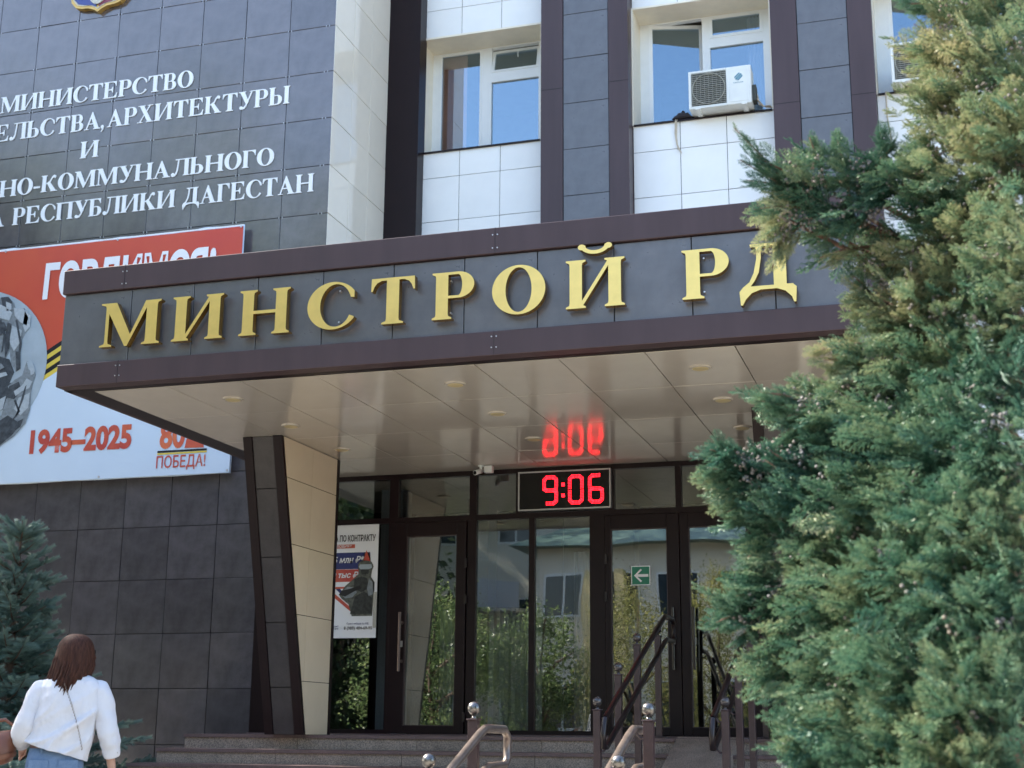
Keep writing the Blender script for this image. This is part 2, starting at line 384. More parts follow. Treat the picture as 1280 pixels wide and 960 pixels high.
def glyph(ch):
    P, Ng = [], []; W = 1.
    if ch == 'И' or ch == 'Й':
        P += stem(.08) + stem(.86); P.append([(.33, .02), (.33, .15), (.86, .98), (.86, .85)]); W = 1.19
        if ch == 'Й':
            P.append(ell(.595, 1.30, .30, .19, 30, 180, 360) ); Ng.append(ell(.595, 1.315, .20, .115, 24, 180, 360) + [(.595, 1.42)])
            P += [ell(.325, 1.265, .075, .06, 16), ell(.865, 1.265, .075, .06, 16)]
            Ng[-1] = [(.40, 1.5), (.40, 1.29)] + ell(.595, 1.29, .195, .105, 20, 180, 360) + [(.79, 1.5)]
    elif ch == 'Н':
        P += stem(.08) + stem(.84); P.append(rect(.3, .465, .9, .535)); W = 1.17
    elif ch == 'П':
        P += stem(.08, t=False) + stem(.84, t=False); P.append(rect(0, .955, 1.17, 1)); P.append(rect(.08, .93, 1.09, 1)); W = 1.17
    elif ch == 'М':
        P += stem(.12, .075, bl=.11, br=.10, tl=.12, tr=0); P += stem(1.07, SW, bl=.08, br=.08, tl=0, tr=.08)
        P.append([(.10, 1), (.36, 1), (.74, .20), (.64, -.01), (.60, -.01), (.12, .9)]); P.append([(.60, -.01), (.655, -.01), (1.10, .90), (1.10, 1), (1.04, 1)]); W = 1.40
    elif ch == 'Т':
        P += stem(.36, SW + .02, t=False, bl=.10, br=.10); P.append(rect(.03, .945, .96, 1))
        P.append([(.02, .72), (.055, .72), (.09, .82), (.15, .90), (.25, .945), (.25, 1), (.03, 1)]); P.append([(.97, .72), (.96, 1), (.74, 1), (.74, .945), (.84, .90), (.90, .82), (.935, .72)]); W = .99
    elif ch == 'Р' or ch == 'Р2':
        P += stem(.08, tr=0); o, i = bowl(.33, .44, 1., .53, .055); P.append(o); Ng.append(i); P.append(rect(.08, .44, .335, .6)); W = .88
    elif ch == 'О':
        P.append(ell(.52, .5, .52, .52, 48)); Ng.append(ell(.52, .5, .255, .47, 40)); W = 1.04
    elif ch == 'С':
        P.append(ell(.54, .5, .54, .52, 48)); Ng.append(ell(.60, .5, .33, .465, 40)); Ng.append([(.82, .30), (1.3, .10), (1.3, .62), (.90, .66)])
        Ng.append(rect(.985, .0, 1.4, 1.2)); P.append([]); P.pop(); W = 1.0
    elif ch == 'Е':
        P += stem(.08, br=0, tr=0); P.append(rect(.3, .945, .86, 1)); P.append(rect(.3, 0, .90, .055)); P.append(rect(.3, .475, .62, .535))
        P.append([(.83, .72), (.865, .72), (.86, 1), (.60, 1), (.60, .945), (.72, .90), (.79, .82)]); P.append([(.62, .0), (.90, 0), (.935, .30), (.90, .30), (.85, .18), (.76, .09), (.62, .055)])
        P.append([(.60, .33), (.64, .33), (.64, .68), (.60, .68), (.57, .58), (.50, .535), (.50, .475), (.57, .43)]); W = .97
    elif ch == 'В':
        P += stem(.08, tr=0, br=0); o, i = bowl(.33, .48, 1., .46, .055, .22); o2, i2 = bowl(.33, 0, .535, .53, .055); P += [o, o2]; Ng += [i, i2]; P.append(rect(.08, .40, .335, .6)); W = .9
        return ([stem(.08, tr=0, br=0), [o], [o2]], [[i], [i2]], W)
    elif ch in 'ЬЫ':
        P += stem(.08, br=0); o, i = bowl(.33, 0, .56, .50, .055); P.append(o); Ng.append(i); W = .87
        if ch == 'Ы': P += stem(.98); W = 1.32
    elif ch == 'Б':
        P += stem(.08, br=0, tr=0); o, i = bowl(.33, 0, .56, .52, .055); P.append(o); Ng.append(i); P.append(rect(.3, .945, .78, 1))
        P.append([(.75, .72), (.785, .72), (.78, 1), (.55, 1), (.55, .945), (.65, .90), (.71, .82)]); W = .9
    elif ch == 'Г':
        P += stem(.08, tr=0); P.append(rect(.3, .945, .78, 1)); P.append([(.77, .68), (.805, .68), (.80, 1), (.52, 1), (.52, .945), (.64, .90), (.72, .80)]); W = .84
    elif ch == 'Л':
        P += stem(.84, t=False, bl=.07); P.append(rect(.26, .945, 1.17, 1)); P.append([(.42, 1), (.50, 1), (.44, .35), (.37, .12), (.25, .0), (.10, -.02), (.02, .05), (.05, .17), (.18, .19), (.25, .12), (.34, .30), (.40, .75)])
        P.append(ell(.13, .10, .11, .11, 20)); W = 1.14
    elif ch == 'Д':
        P.append(rect(.06, .10, 1.04, .155)); P.append([(.0, -.21), (.04, -.21), (.10, -.10), (.22, .02), (.40, .08), (.40, .155), (.06, .155), (-.02, .06)])
        P.append([(1.08, -.21), (1.04, -.21), (1.00, -.10), (.88, .02), (.72, .08), (.72, .155), (1.02, .155), (1.10, .09)]); P.append(rect(.35, .08, .75, .155))
        P.append(rect(.66, .15, .91, 1)); P.append(serif(.66, .91, 1, -1, 0, .08)); P.append(rect(.22, .945, .95, 1)); P.append(serif(.33, .42, 1, -1, .12, 0))
        P.append([(.34, 1), (.43, 1), (.42, .70), (.37, .42), (.28, .25), (.20, .15), (.06, .15), (.18, .24), (.27, .42), (.33, .70)]); W = 1.10
    elif ch == 'А':
        P.append([(.0, 0), (.30, 0), (.30, .035), (.12, .05), (.0, .04)]); P.append([(.10, .02), (.175, .02), (.53, .90), (.47, 1.02)])
        P.append([(.46, 1.02), (.52, 1.02), (.98, .02), (.70, .02), (.40, .74)]); P.append(rect(.24, .30, .68, .36)); P.append([(.60, 0), (1.08, 0), (1.08, .035), (.98, .07), (.68, .07), (.60, .035)]); W = 1.06
    elif ch == 'Х':
        P.append(diag(.68, .02, .10, .98, .29)); P.append(diag(.12, .02, .76, .98, .075)); P.append(rect(0, 0, .34, .04)); P.append(rect(.58, 0, 1.07, .04)); P.append(rect(.0, .96, .50, 1)); P.append(rect(.64, .96, .98, 1)); W = 1.06
    elif ch == 'К':
        P += stem(.08); P.append([(.33, .47), (.33, .53), (.42, .55), (.58, .66), (.70, .88), (.82, .99), (.95, .96), (.98, .85), (.90, .78), (.83, .85), (.74, .80), (.64, .60), (.54, .50)])
        P.append([(.38, .54), (.60, .57), (1.02, .04), (1.02, 0), (.72, 0)]); P.append(rect(.64, 0, 1.10, .04)); W = 1.08
    elif ch == 'У':
        P.append([(.08, .98), (.38, .98), (.66, .40), (.52, .22)]); P.append([(.80, .98), (.88, .98), (.52, .16), (.42, .03), (.28, -.02), (.13, .01), (.10, .10), (.17, .17), (.27, .13), (.36, .12), (.46, .22)])
        P.append(rect(0, .96, .46, 1)); P.append(rect(.70, .96, 1.0, 1)); P.append(ell(.19, .085, .10, .095, 18)); W = .96
    elif ch == '-': P.append(rect(.02, .28, .44, .40)); W = .46
    elif ch == ',': P.append(ell(.13, .09, .10, .10, 18)); P.append([(.05, .06), (.23, .09), (.20, -.08), (.08, -.22), (.05, -.20), (.12, -.08)]); W = .30
    elif ch == ' ': W = .42
    return (P, Ng, W)
_gc = {}
def glyph2d(ch):
    if ch in _gc: return _gc[ch]
    P, Ng, W = glyph(ch)
    if ch == 'В':      # two counters overlap the other bowl: keep the middle bar
        o1, o2 = P[1][0], P[2][0]
        i1 = [(x, max(y, .535)) for x, y in Ng[0][0]]; i2 = [(x, min(y, .48)) for x, y in Ng[1][0]]
        P, Ng = P[0] + [o1, o2], [i1, i2]
    if ch == ' ': r = ([], [], W)
    else:
        v, t = flat_union(P, Ng); us = sorted({i for f in t for i in f}); mp = {i: k for k, i in enumerate(us)}
        v = [v[i] for i in us]; t = [tuple(mp[i] for i in f) for f in t]; r = (v, t, W)
    _gc[ch] = r
    return r

def glyph_part(ch, x, z, sx, h, y, depth, parent, mats, name='letter', label=None):
    v, t, W = glyph2d(ch)
    V, F, S = extrude2d(v, t, depth, lambda a, b, w: (a * sx, w, b * h))
    me = bpy.data.meshes.new(name); me.from_pydata(V, [], [tuple(f) for f in F] + S)
    for m in mats: me.materials.append(m)
    me.polygons.foreach_set('material_index', [0] * len(F) + [len(mats) - 1] * len(S)); me.update()
    o = link(name, me, parent, (x, y, z))
    if label: o['label'] = label
    return o

def sans(text, x, z, h, width, y, m, parent, name='print_text', fat=.0, shear=0, kind=None):
    """flat sans-serif print: built-in font, converted to a mesh, fitted to width and cap height"""
    cu = bpy.data.curves.new('t', 'FONT'); cu.body = text; cu.size = 1; cu.offset = fat; cu.shear = shear; cu.resolution_u = 4
    t = bpy.data.objects.new('t', cu); COL.objects.link(t)
    me = bpy.data.meshes.new_from_object(t.evaluated_get(bpy.context.evaluated_depsgraph_get()))
    bpy.data.objects.remove(t); bpy.data.curves.remove(cu)
    n = len(me.vertices); co = np.empty(n * 3); me.vertices.foreach_get('co', co); co = co.reshape(-1, 3)
    x0, x1 = co[:, 0].min(), co[:, 0].max()
    base = 0.0; cap = .70
    co2 = np.zeros_like(co); co2[:, 0] = (co[:, 0] - x0) / (x1 - x0) * width; co2[:, 2] = co[:, 1] / cap * h
    me.vertices.foreach_set('co', co2.ravel()); me.materials.clear(); me.materials.append(m); me.update()
    o = link(name, me, parent, (x, y, z)); o.data.name = name
    return o

def plate(pts, y, th, name, m, parent, hole=None):
    """flat print: polygon in X-Z, front at y, thickness th"""
    v, t = flat_union([pts], hole or [])
    V, F, S = extrude2d(v, t, th, lambda a, b, w: (a, y + w, b))
    mb = MB(); mb.add(V, [tuple(f) for f in F] + S); return obj(name, mb, m, parent)

# ------------------------------------------------------------------ ground, road, sky side
def struct(name, mb, m): return obj(name, mb, m, kind='structure')
GZ, PZ, LZ = -1.15, -0.82, -0.055
struct('ground', MB().box(-400, 400, -500, 400, GZ - .5, GZ - .012), M['ground'])
struct('pavement', MB().box(-40, 40, -3.0, 14.0, GZ - .3, GZ), M['paving'])
struct('road', MB().box(-120, 120, -10.5, -3.0, GZ - .3, GZ - .13 + .125), M['asphalt'])
kb = MB(); kb.box(-60, 60, -3.15, -3.0, GZ - .2, GZ + .12); struct('kerb', kb, M['granite'])
tz = MB(); tz.box(-5.4, 1.6, 7.3, 13.0, GZ - .2, PZ); struct('terrace', tz, M['paving'])

# ------------------------------------------------------------------ the building
bld = thing('office_building', 'dark grey and white tiled ministry office block with glazed entrance under a canopy', 'building')
def bpart(name, mb, m, parent=bld, **k): return obj(name, mb, m, parent, **k)

YD, YW, YP, YG = 14.07, 15.97, 15.75, 13.3
XE = -6.654; P = .607; ROOF = 11.5
def row(k): return 8.890 - .605 * k

# cores, each a few cm behind its cladding
core = MB(); core.box(-17.2, XE - .035, YD + .035, 24, GZ - .3, ROOF); dark_wall = bpart('dark_wall', core, M['joint'])
core = MB()
for x0, x1, z0, z1 in ((-6.6, 9.2, GZ - .3, 7.33), (-6.6, 9.2, 9.0, ROOF), (-6.6, -6.295, 7.33, 9.0), (-4.585, -3.42, 7.33, 9.0), (-1.64, -.45, 7.33, 9.0), (1.295, 9.2, 7.33, 9.0)):
    core.box(x0, x1, YW + .03, YW + .45, z0, z1)
white_wall = bpart('white_wall', core, M['joint'])
bpart('rear_block', MB().box(-6.6, 9.2, 19.6, 24, GZ, ROOF), M['render_wall'])
bpart('roof_slab', MB().box(-6.6, 9.2, YW + .46, 19.6, ROOF - .3, ROOF), M['render_wall'])
bpart('side_block', MB().box(9.2, 20, 13.0, 24, GZ - .3, ROOF), M['render_wall'])

def tile_mesh(w, h, m, th=.012, gap=.007):
    a, b = w / 2 - gap / 2, h / 2 - gap / 2; mb = MB(); c = .0015
    mb.add([(-a, c, -b), (a, c, -b), (a, c, b), (-a, c, b), (-a + c, 0, -b + c), (a - c, 0, -b + c), (a - c, 0, b - c), (-a + c, 0, b - c), (-a, th, -b), (a, th, -b), (a, th, b), (-a, th, b)],
           [(4, 5, 6, 7), (0, 1, 5, 4), (1, 2, 6, 5), (2, 3, 7, 6), (3, 0, 4, 7), (8, 9, 1, 0), (9, 10, 2, 1), (10, 11, 3, 2), (11, 8, 0, 3)])
    return mb.mesh('tile', m)
_tm = {}
def tile(x0, x1, z0, z1, y, m, parent, face='Y', name='tile', wob=.0036, gap=.007):
    w, h = x1 - x0, z1 - z0; k = (round(w, 3), round(h, 3), m.name, gap)
    if k not in _tm: _tm[k] = tile_mesh(w, h, m, gap=gap)
    o = link(name, _tm[k], parent)
    rz = 0 if face == 'Y' else R(90)          # 'X': the tile faces +X, x0..x1 run along Y
    cx = (x0 + x1) / 2; cz = (z0 + z1) / 2
    o.location = (cx, y, cz) if face == 'Y' else (y, cx, cz)
    o.rotation_euler = (random.gauss(0, wob), 0, rz + random.gauss(0, wob))
    return o
# dark tiles of the projecting wall
for i in range(-6, 8):
    for k in range(-4, 17):
        x0 = -11.511 + P * i; x1 = x0 + P; z1 = row(k); z0 = row(k + 1)
        if z1 < GZ: continue
        if i < -3 and (k < -1): continue
        if i == 7 and z0 < 2.4: continue
        tile(x0, min(x1, XE), z0, z1, YD, M['tile'], dark_wall, name='wall_tile')
bpart('wall_side_cladding', MB().box(-7.26, XE, YD + .006, YD + .03, GZ, 2.6), M['purple'], dark_wall)
cl = MB()
for i in range(-3, 9):
    for k in range(-1, 6):
        x = -11.511 + P * i - (.1 if i == 8 else 0); z = row(k)
        for dx in (-.022, .022):
            cl.box(x + dx - .003, x + dx + .003, YD - .005, YD + .004, z - .010, z + .008)
o = bpart('tile_clip', cl, M['clip'], dark_wall); o['kind'] = 'stuff'
# cream return wall, faces +X
ret = bpart('return_wall', MB().box(XE - .035, XE - .02, YD + .05, YP, 2.6, ROOF), M['joint'])
ys = [YD - .0, 14.63, 15.19, YP]
for k in range(-5, 10):
    for a, b in zip(ys[:-1], ys[1:]):
        tile(a, b, row(k + 1), row(k), XE, M['cream'], ret, face='X', name='return_tile')
# pillars: aubergine strips with grey tiles between
def pillar(xs, zoff):
    a, b, c, d = xs
    p = MB(); zb = GZ
    p.box(a, b, YP - .012, YW + .02, zb, ROOF); p.box(c, d, YP - .012, YW + .02, zb, ROOF)
    pl = bpart('pillar', p, M['purple']); bpart('tile_backing', MB().box(b, c, YP + .02, YP + .05, zb, ROOF), M['joint'], pl)
    z = zoff + .62 * 6
    while z > 3.0:
        tile(b + .004, c - .004, z - .62, z, YP, M['tile_canopy'], pl, name='pillar_tile'); z -= .62
    for xx0, xx1 in ((a, b), (c, d)):
        s = MB()
        for zz in (zoff - 1.02, zoff + .98):
            s.box(xx0 - .001, xx1 + .001, YP - .0135, YP, zz - .003, zz + .003)
        bpart('strip_seam', s, M['joint'], pl)['kind'] = 'stuff'
    return pl
pillar((-4.545, -4.258, -3.661, -3.41), 8.924)
pillar((-1.634, -1.32, -.717, -.437), 8.352)
pillar((1.30, 1.60, 2.2, 2.48), 8.50)
pillar((4.24, 4.53, 5.13, 5.38), 8.50)
bpart('shaded_corner_strip', MB().box(XE + .0, -6.21, YP - .0, YW + .02, GZ, ROOF), M['purple_dark'])  # darker than the pillar strips: the projecting wall's shade put into the colour
# white tiles
def white_bay(xa, xb, js, zs, top):
    xs = [xa] + js + [xb]
    below = [zs, zs - .36] + [zs - .36 - .605 * i for i in range(1, 8)]
    for z1, z0 in zip(below[:-1], below[1:]):
        for a, b in zip(xs[:-1], xs[1:]): tile(a, b, z0, z1, YW, M['white_tile'], white_wall, name='white_tile')
    ab = [top, top + .41, top + 1.015, top + 1.62]
    for z0, z1 in zip(ab[:-1], ab[1:]):
        for a, b in zip(xs[:-1], xs[1:]): tile(a, b, z0, z1, YW, M['white_tile'], white_wall, name='white_tile')
white_bay(-6.275, -4.55, [-5.71, -5.155], 7.335, 8.975)
white_bay(-3.405, -1.64, [-2.812, -2.235], 7.365, 8.985)
white_bay(-.435, 1.30, [.16, .73], 7.40, 9.0)
white_bay(2.48, 4.24, [3.07, 3.65], 7.40, 9.0)

# ---- windows
def window(xa, xb, z0, z1, xf0, xm0, xm1, xf1, zt0, zt1, style, room_tone, lab):
    YF = 16.40
    w = thing('window', None, None); w.parent = bld; w['label'] = lab
    rv = MB()   # reveal: jambs, head, sill lining (outer rim proud of the tiles)
    rv.box(xa - .012, xa + .012, YW - .012, YF, z0, z1); rv.box(xb - .012, xb + .012, YW - .012, YF, z0, z1)
    rv.box(xa - .012, xb + .012, YW - .014, YF, z1 - .012, z1 + .014)
    obj('reveal', rv, M['reveal'], w)
    obj('sill', MB().box(xa + .013, xb - .013, YW - .03, YF, z0 - .012, z0 + .006), M['purple_dark'], w)
    fw = .055; d0, d1 = YF - .0, YF + .07
    top = z1 + .05
    f = MB(); f.box(xa, xf0 - .0, d0, d1, z0 + .006, top); f.box(xf1, xb + .1, d0, d1, z0 + .006, top)
    f.box(xf0, xf1, d0, d1, z1 - .03, top + .05); f.box(xf0, xf1, d0, d1, z0 + .006, z0 + .075)
    f.box(xm0, xm1, d0 - .002, d1 - .003, z0 + .075, z1 - .03); f.box(xm1, xf1, d0 - .001, d1 - .004, zt0, zt1)
    obj('frame', f, M['pvc'], w)
    # lower right pane
    obj('pane', MB().box(xm1, xf1, YF + .03, YF + .036, z0 + .075, zt0), M['glass_win'], w)
    if style == 'fixed_left':
        s = MB(); a, b, c, d = xf0, xm0, z0 + .075, z1 - .03
        for q in ((a, a + .03, c, d), (b - .03, b, c, d)): s.box(q[0], q[1], d0 - .012, d0 + .03, q[2], q[3])
        s.box(a + .03, b - .03, d0 - .012, d0 + .03, c, c + .03); s.box(a + .03, b - .03, d0 - .012, d0 + .03, d - .03, d)
        obj('sash', s, M['pvc'], w); obj('pane', MB().box(a + .03, b - .03, YF + .012, YF + .018, c + .03, d - .03), M['glass_win'], w)
    else:       # left sash hinged on its left side, swung a little inwards
        sw = xm0 - xf0; hh = z1 - .03 - (z0 + .075)
        s = MB(); s.box(0, .045, 0, .05, 0, hh); s.box(sw - .045, sw, 0, .05, 0, hh); s.box(.045, sw - .045, 0, .05, 0, .045); s.box(.045, sw - .045, 0, .05, hh - .045, hh)
        so = obj('sash', s, M['pvc'], w, loc=(xf0, d0, z0 + .075)); so.rotation_euler = (0, 0, R(14))
        obj('pane', MB().box(.045, sw - .045, .02, .026, .045, hh - .045), M['glass_win'], so)
    # vent above the transom
    hh = z1 - .03 - zt1; ww = xf1 - xm1
    s = MB(); s.box(0, .035, 0, .045, 0, hh); s.box(ww - .035, ww, 0, .045, 0, hh); s.box(.035, ww - .035, 0, .045, 0, .035); s.box(.035, ww - .035, 0, .045, hh - .035, hh)
    so = obj('vent_sash', s, M['pvc'], w, loc=(xm1, d0 - .008, zt1)); obj('pane', MB().box(.035, ww - .035, .018, .024, .035, hh - .035), M['glass_win'], so)
    if style == 'fixed_left':
        so.rotation_euler = (R(-13), 0, 0)
        hb = MB(); hb.tube([(ww * .55, .03, hh * .55), (ww * .55, .03, hh * .8)], .006, 6); obj('vent_handle', hb, M['pvc'], w, loc=(xm1, d0 - .01, zt1))
    # room behind
    rm = MB(); x0, x1, y0, y1, a, b = xa - .3, xb + .3, YF + .075, 19.5, z0 - .6, z1 + .45
    rm.add([(x0, y0, a), (x1, y0, a), (x1, y1, a), (x0, y1, a), (x0, y0, b), (x1, y0, b), (x1, y1, b), (x0, y1, b)], [(0, 1, 2, 3), (7, 6, 5, 4), (3, 2, 6, 7), (0, 3, 7, 4), (1, 5, 6, 2)])
    obj('room_lining', rm, M['interior'], w)
    if style == 'fixed_left':
        for i in range(11):  # slat tan stands in for the cream return wall mirrored in the pane
            bl = MB(); x = xf0 - .16 + i * .046; bl.add([(x, YF + .10, z0), (x + .052, YF + .115, z0), (x + .052, YF + .115, z1 + .05), (x, YF + .10, z1 + .05)], [(0, 1, 2, 3)])
            obj('reflection_tan_slat', bl, M['blind'], w)
    else:
        cu = MB(); n = 30; xs0, xs1 = xf1 - .22, xf1 + .05
        rg = [[(xs0 + (xs1 - xs0) * i / n, YF + .2 + .03 * math.sin(i * 1.3), z) for i in range(n + 1)] for z in (z0, z1)]
        cu.loft(rg, close=False, caps=False); obj('curtain', cu, M['sheer'], w)
    return w
window(-6.278, -4.602, 7.335, 8.975, -6.165, -5.56, -5.425, -4.768, 8.45, 8.59, 'fixed_left', 0, 'window with its vent tilted open and blind slats tinted as the mirrored cream wall, left of the air conditioners')
window(-3.402, -1.66, 7.37, 8.985, -3.27, -2.575, -2.475, -1.80, 8.53, 8.66, 'open_left', 0, 'window with open left sash behind the fully visible air conditioner')
window(-.432, 1.28, 7.40, 9.0, -.25, .45, .56, 1.15, 8.53, 8.66, 'open_left', 0, 'right window half hidden by the juniper')

# ---- canopy
YC = 9.07; CL, CRX = -6.545, -.46; CB, CT = 2.56, 3.515
canopy = bpart('canopy', MB().box(CL + .05, CRX - .05, YC + .03, YP - .02, CB + .05, CT - .05), M['joint'])
c = MB(); c.box(CL, CRX, YC - .03, YC + .10, 3.318, CT); o = obj('fascia_top_trim', c, M['purple'], canopy); bevelmod(o, .006)
c = MB(); c.box(CL + .01, CRX - .01, YC - .03, YC + .10, CB + .002, 2.741); o = obj('fascia_bottom_trim', c, M['purple'], canopy); bevelmod(o, .006)
obj('roof_sheet', MB().box(CL + .01, CRX - .01, YC + .10, YP - .03, CT - .05, CT - .012), M['render_wall'], canopy)
for sx, x in ((1, CL), (-1, CRX)):       # side faces
    a, b = (x, x + .045) if sx > 0 else (x - .045, x)
    obj('side_trim', MB().box(a, b, YC + .102, YD - .012, 3.318, CT - .002), M['purple'], canopy)
    obj('side_trim', MB().box(a, b, YC + .102, YD - .012, CB + .002, 2.741), M['purple'], canopy)
    obj('side_panel', MB().box(a + .01, b - .01, YC + .102, YD - .012, 2.742, 3.316), M['tile_canopy'], canopy)
js = [CL + .005, -5.93, -5.384, -4.841, -4.301, -3.737, -3.188, -2.641, -2.085, -1.538, -.977, CRX - .005]
for a, b in zip(js[:-1], js[1:]): tile(a, b, 2.742, 3.316, YC, M['tile_canopy'], canopy, name='fascia_tile', wob=.0015)
sc = MB()
for x in (-5.99, -2.95): 
    for z in (3.46, 3.36, 2.70, 2.62):
        for dx in (-.018, .018): sc.tube([(x + dx, YC - .035, z), (x + dx, YC - .02, z)], .005, 8)
o = obj('trim_screw', sc, M['clip'], canopy); o['kind'] = 'stuff'
for x in (-5.99, -2.95):
    for z0, z1 in ((3.318, CT), (CB + .002, 2.741)): obj('trim_seam', MB().box(x - .0015, x + .0015, YC - .0315, YC - .028, z0, z1), M['joint'], canopy)
# underside
sb = MB(); sb.box(CL + .01, CRX - .01, YC + .10, YC + .175, CB + .002, CB + .05); sb.box(CL + .046, CL + .225, YC + .176, YD - .02, CB + .003, CB + .05); sb.box(CRX - .15, CRX - .046, YC + .176, YG + .1, CB + .003, CB + .05)
obj('underside_border', sb, M['purple_dark'], canopy)
xj = [-6.32] + [-5.67 + .6265 * i for i in range(9)]; yj = [YC + .176, 10.28, 11.34, 12.40, YG + .06]
for a, b in zip(xj[:-1], xj[1:]):
    for c0, c1 in zip(yj[:-1], yj[1:]):
        g = .004; w, h = b - a - g * 2, c1 - c0 - g
        key = ('sof', round(w, 3), round(h, 3))
        if key not in _tm:
            mb = MB(); mb.add([(-w / 2, -h / 2, .01), (w / 2, -h / 2, .01), (w / 2, h / 2, .01), (-w / 2, h / 2, .01), (-w / 2, -h / 2 + .002, 0), (w / 2, -h / 2 + .002, 0), (w / 2, h / 2 - .002, 0), (-w / 2, h / 2 - .002, 0), (-w / 2, -h / 2, .04), (w / 2, -h / 2, .04), (w / 2, h / 2, .04), (-w / 2, h / 2, .04)],
                             [(7, 6, 5, 4), (0, 4, 5, 1), (1, 5, 6, 2), (2, 6, 7, 3), (3, 7, 4, 0), (8, 0, 1, 9), (9, 1, 2, 10), (10, 2, 3, 11), (11, 3, 0, 8)])
            _tm[key] = mb.mesh('soffit_panel', M['soffit'])
        o = link('soffit_panel', _tm[key], canopy, ((a + b) / 2, (c0 + c1) / 2, CB)); o.rotation_euler = (random.gauss(0, .0015), random.gauss(0, .0015), 0)
for x in (-5.38, -3.49, -1.61):
    for y in (9.76, 10.81, 11.9):
        l = MB(); l.tube([(0, 0, .02), (0, 0, -.006)], .082, 28); l.m = 1; l.tube([(0, 0, -.006), (0, 0, -.009)], [.062, .055], 28)
        obj('ceiling_light', l, [M['soffit'], M['lampglass']], canopy, loc=(x, y, CB - .004))

# ---- leaning pylons
def pylon(xa, xb, lab):
    yb, yt, yk = 11.85, 11.14, 12.38; z0, z1 = LZ, CB - .003
    def fy(z): return yb + (yt - yb) * (z - z0) / (z1 - z0)
    c = MB(); e = .03
    ringf = lambda z: [(xa + .01, fy(z) + e, z), (xb - e * .6, fy(z) + e, z), (xb - e * .6, yk - .01, z), (xa + .01, yk - .01, z)]
    c.loft([ringf(z0), ringf(z1)]); py = bpart('pylon', c, M['joint']); py['label'] = lab
    fwz = .085
    for a, b in ((xa, xa + fwz), (xb - fwz * 1.05, xb)):
        s = MB(); r = lambda z: [(a, fy(z) - .01, z), (b, fy(z) - .01, z), (b, fy(z) + .035, z), (a, fy(z) + .035, z)]
        s.loft([r(z0), r(z1)]); obj('edge_profile', s, M['purple_dark'], py)
    b = MB(); b.box(xb - .01, xb + .006, yk - .03, yk + .02, z0, z1); b.box(xa, xb - .01, yk - .01, yk + .02, z0, z1); obj('rear_profile', b, M['purple_dark'], py)
    b = MB(); b.loft([[(xa - .0, fy(z) + .036, z), (xa + .01, fy(z) + .036, z), (xa + .01, yk, z), (xa, yk, z)] for z in (z0, z1)]); obj('side_sheet', b, M['purple'], py)
    zs = [z1, 2.10, 1.50, .93, .36, z0]
    for zt, zb_ in zip(zs[:-1], zs[1:]):          # front tiles
        g = .004; t = MB(); A, B = xa + fwz + .002, xb - fwz * 1.05 - .002; ln = lambda z, d: fy(z) + .004 + d
        t.loft([[(A, ln(z, 0), z), (B, ln(z, 0), z), (B, ln(z, .012), z), (A, ln(z, .012), z)] for z in (zb_ + g, zt - g)])
        obj('front_tile', t, M['tile_pylon'], py)
    zs = [z1, 2.20, 1.615, 1.0, .415, z0]; ym = 11.80
    for i, (zt, zb_) in enumerate(zip(zs[:-1], zs[1:])):
        g = .003
        for part in (0, 1):
            t = MB(); rg = []
            for z in (zb_ + g, zt - g):
                f0 = fy(z) + .037
                ysplit = max(ym, f0 + .02) if zb_ > .4 else max(ym, f0 + .001)
                if part == 0: a, b = f0, ysplit - .002
                else: a, b = ysplit + .001, yk - .031
                if b < a + .003: b = a + .003
                rg.append([(xb - .012, a, z), (xb, a, z), (xb, b, z), (xb - .012, b, z)])
            if part == 0 and zb_ < .3: continue
            if part == 1 and zb_ < .3:
                rg = [[(xb - .012, fy(z) + .037, z), (xb, fy(z) + .037, z), (xb, yk - .031, z), (xb - .012, yk - .031, z)] for z in (zb_ + g, zt - g)]
            t.loft(rg[::1]); obj('side_tile', t, M['beige'], py)
pylon(-6.012, -5.625, 'leaning pylon at the left end of the canopy')
pylon(-1.43, -1.05, 'leaning pylon at the right end of the canopy')

# ---- entrance glazing
glz = thing('entrance_glazing', None, None); glz.parent = bld
fr = MB(); d0, d1 = YG - .03, YG + .05
def bar(x0, x1, z0, z1, dd=0): fr.box(x0, x1, d0 + dd, d1 - abs(dd) - .001, z0, z1)
bar(-6.92, -.55, 2.51, 2.56 - .003); ZT0, ZT1 = 2.052, 2.106
vs = [(-6.92, -6.62), (-5.44, -5.345), (-4.57, -4.497), (-4.08, -4.02), (-3.13, -3.072), (-2.465, -2.405), (-1.85, -1.79), (-1.15, -1.09), (-.62, -.55)]
for a, b in vs: bar(a, b, ZT1, 2.51, .002)
bar(-6.92, -.55, ZT0, ZT1, .001)
for a, b in ((-6.92, -6.62), (-5.44, -5.40), (-4.604 + .02, -4.495), (-3.942, -3.884), (-3.322, -3.17), (-1.60, -1.49), (-.62, -.55)): bar(a, b, LZ, ZT0, .002)
for a, b in ((-6.62, -5.44), (-4.495, -3.942), (-3.884, -3.322), (-1.49, -.62)): bar(a, b, LZ, -.003, .003)
obj('frame', fr, M['purple_dark'], glz)
for a, b in zip([v[1] for v in vs[:-1]], [v[0] for v in vs[1:]]): obj('transom_pane', MB().box(a, b, YG, YG + .008, ZT1, 2.51), M['glass'], glz)
for a, b in ((-6.62, -5.44), (-4.495, -3.942), (-3.884, -3.322), (-1.49, -.62)): obj('pane', MB().box(a, b, YG, YG + .008, -.003, ZT0), M['glass'], glz)
obj('threshold', MB().box(-6.94, -.5, YG - .04, YG + .06, LZ - .0, LZ + .012), M['granite_edge'], glz)
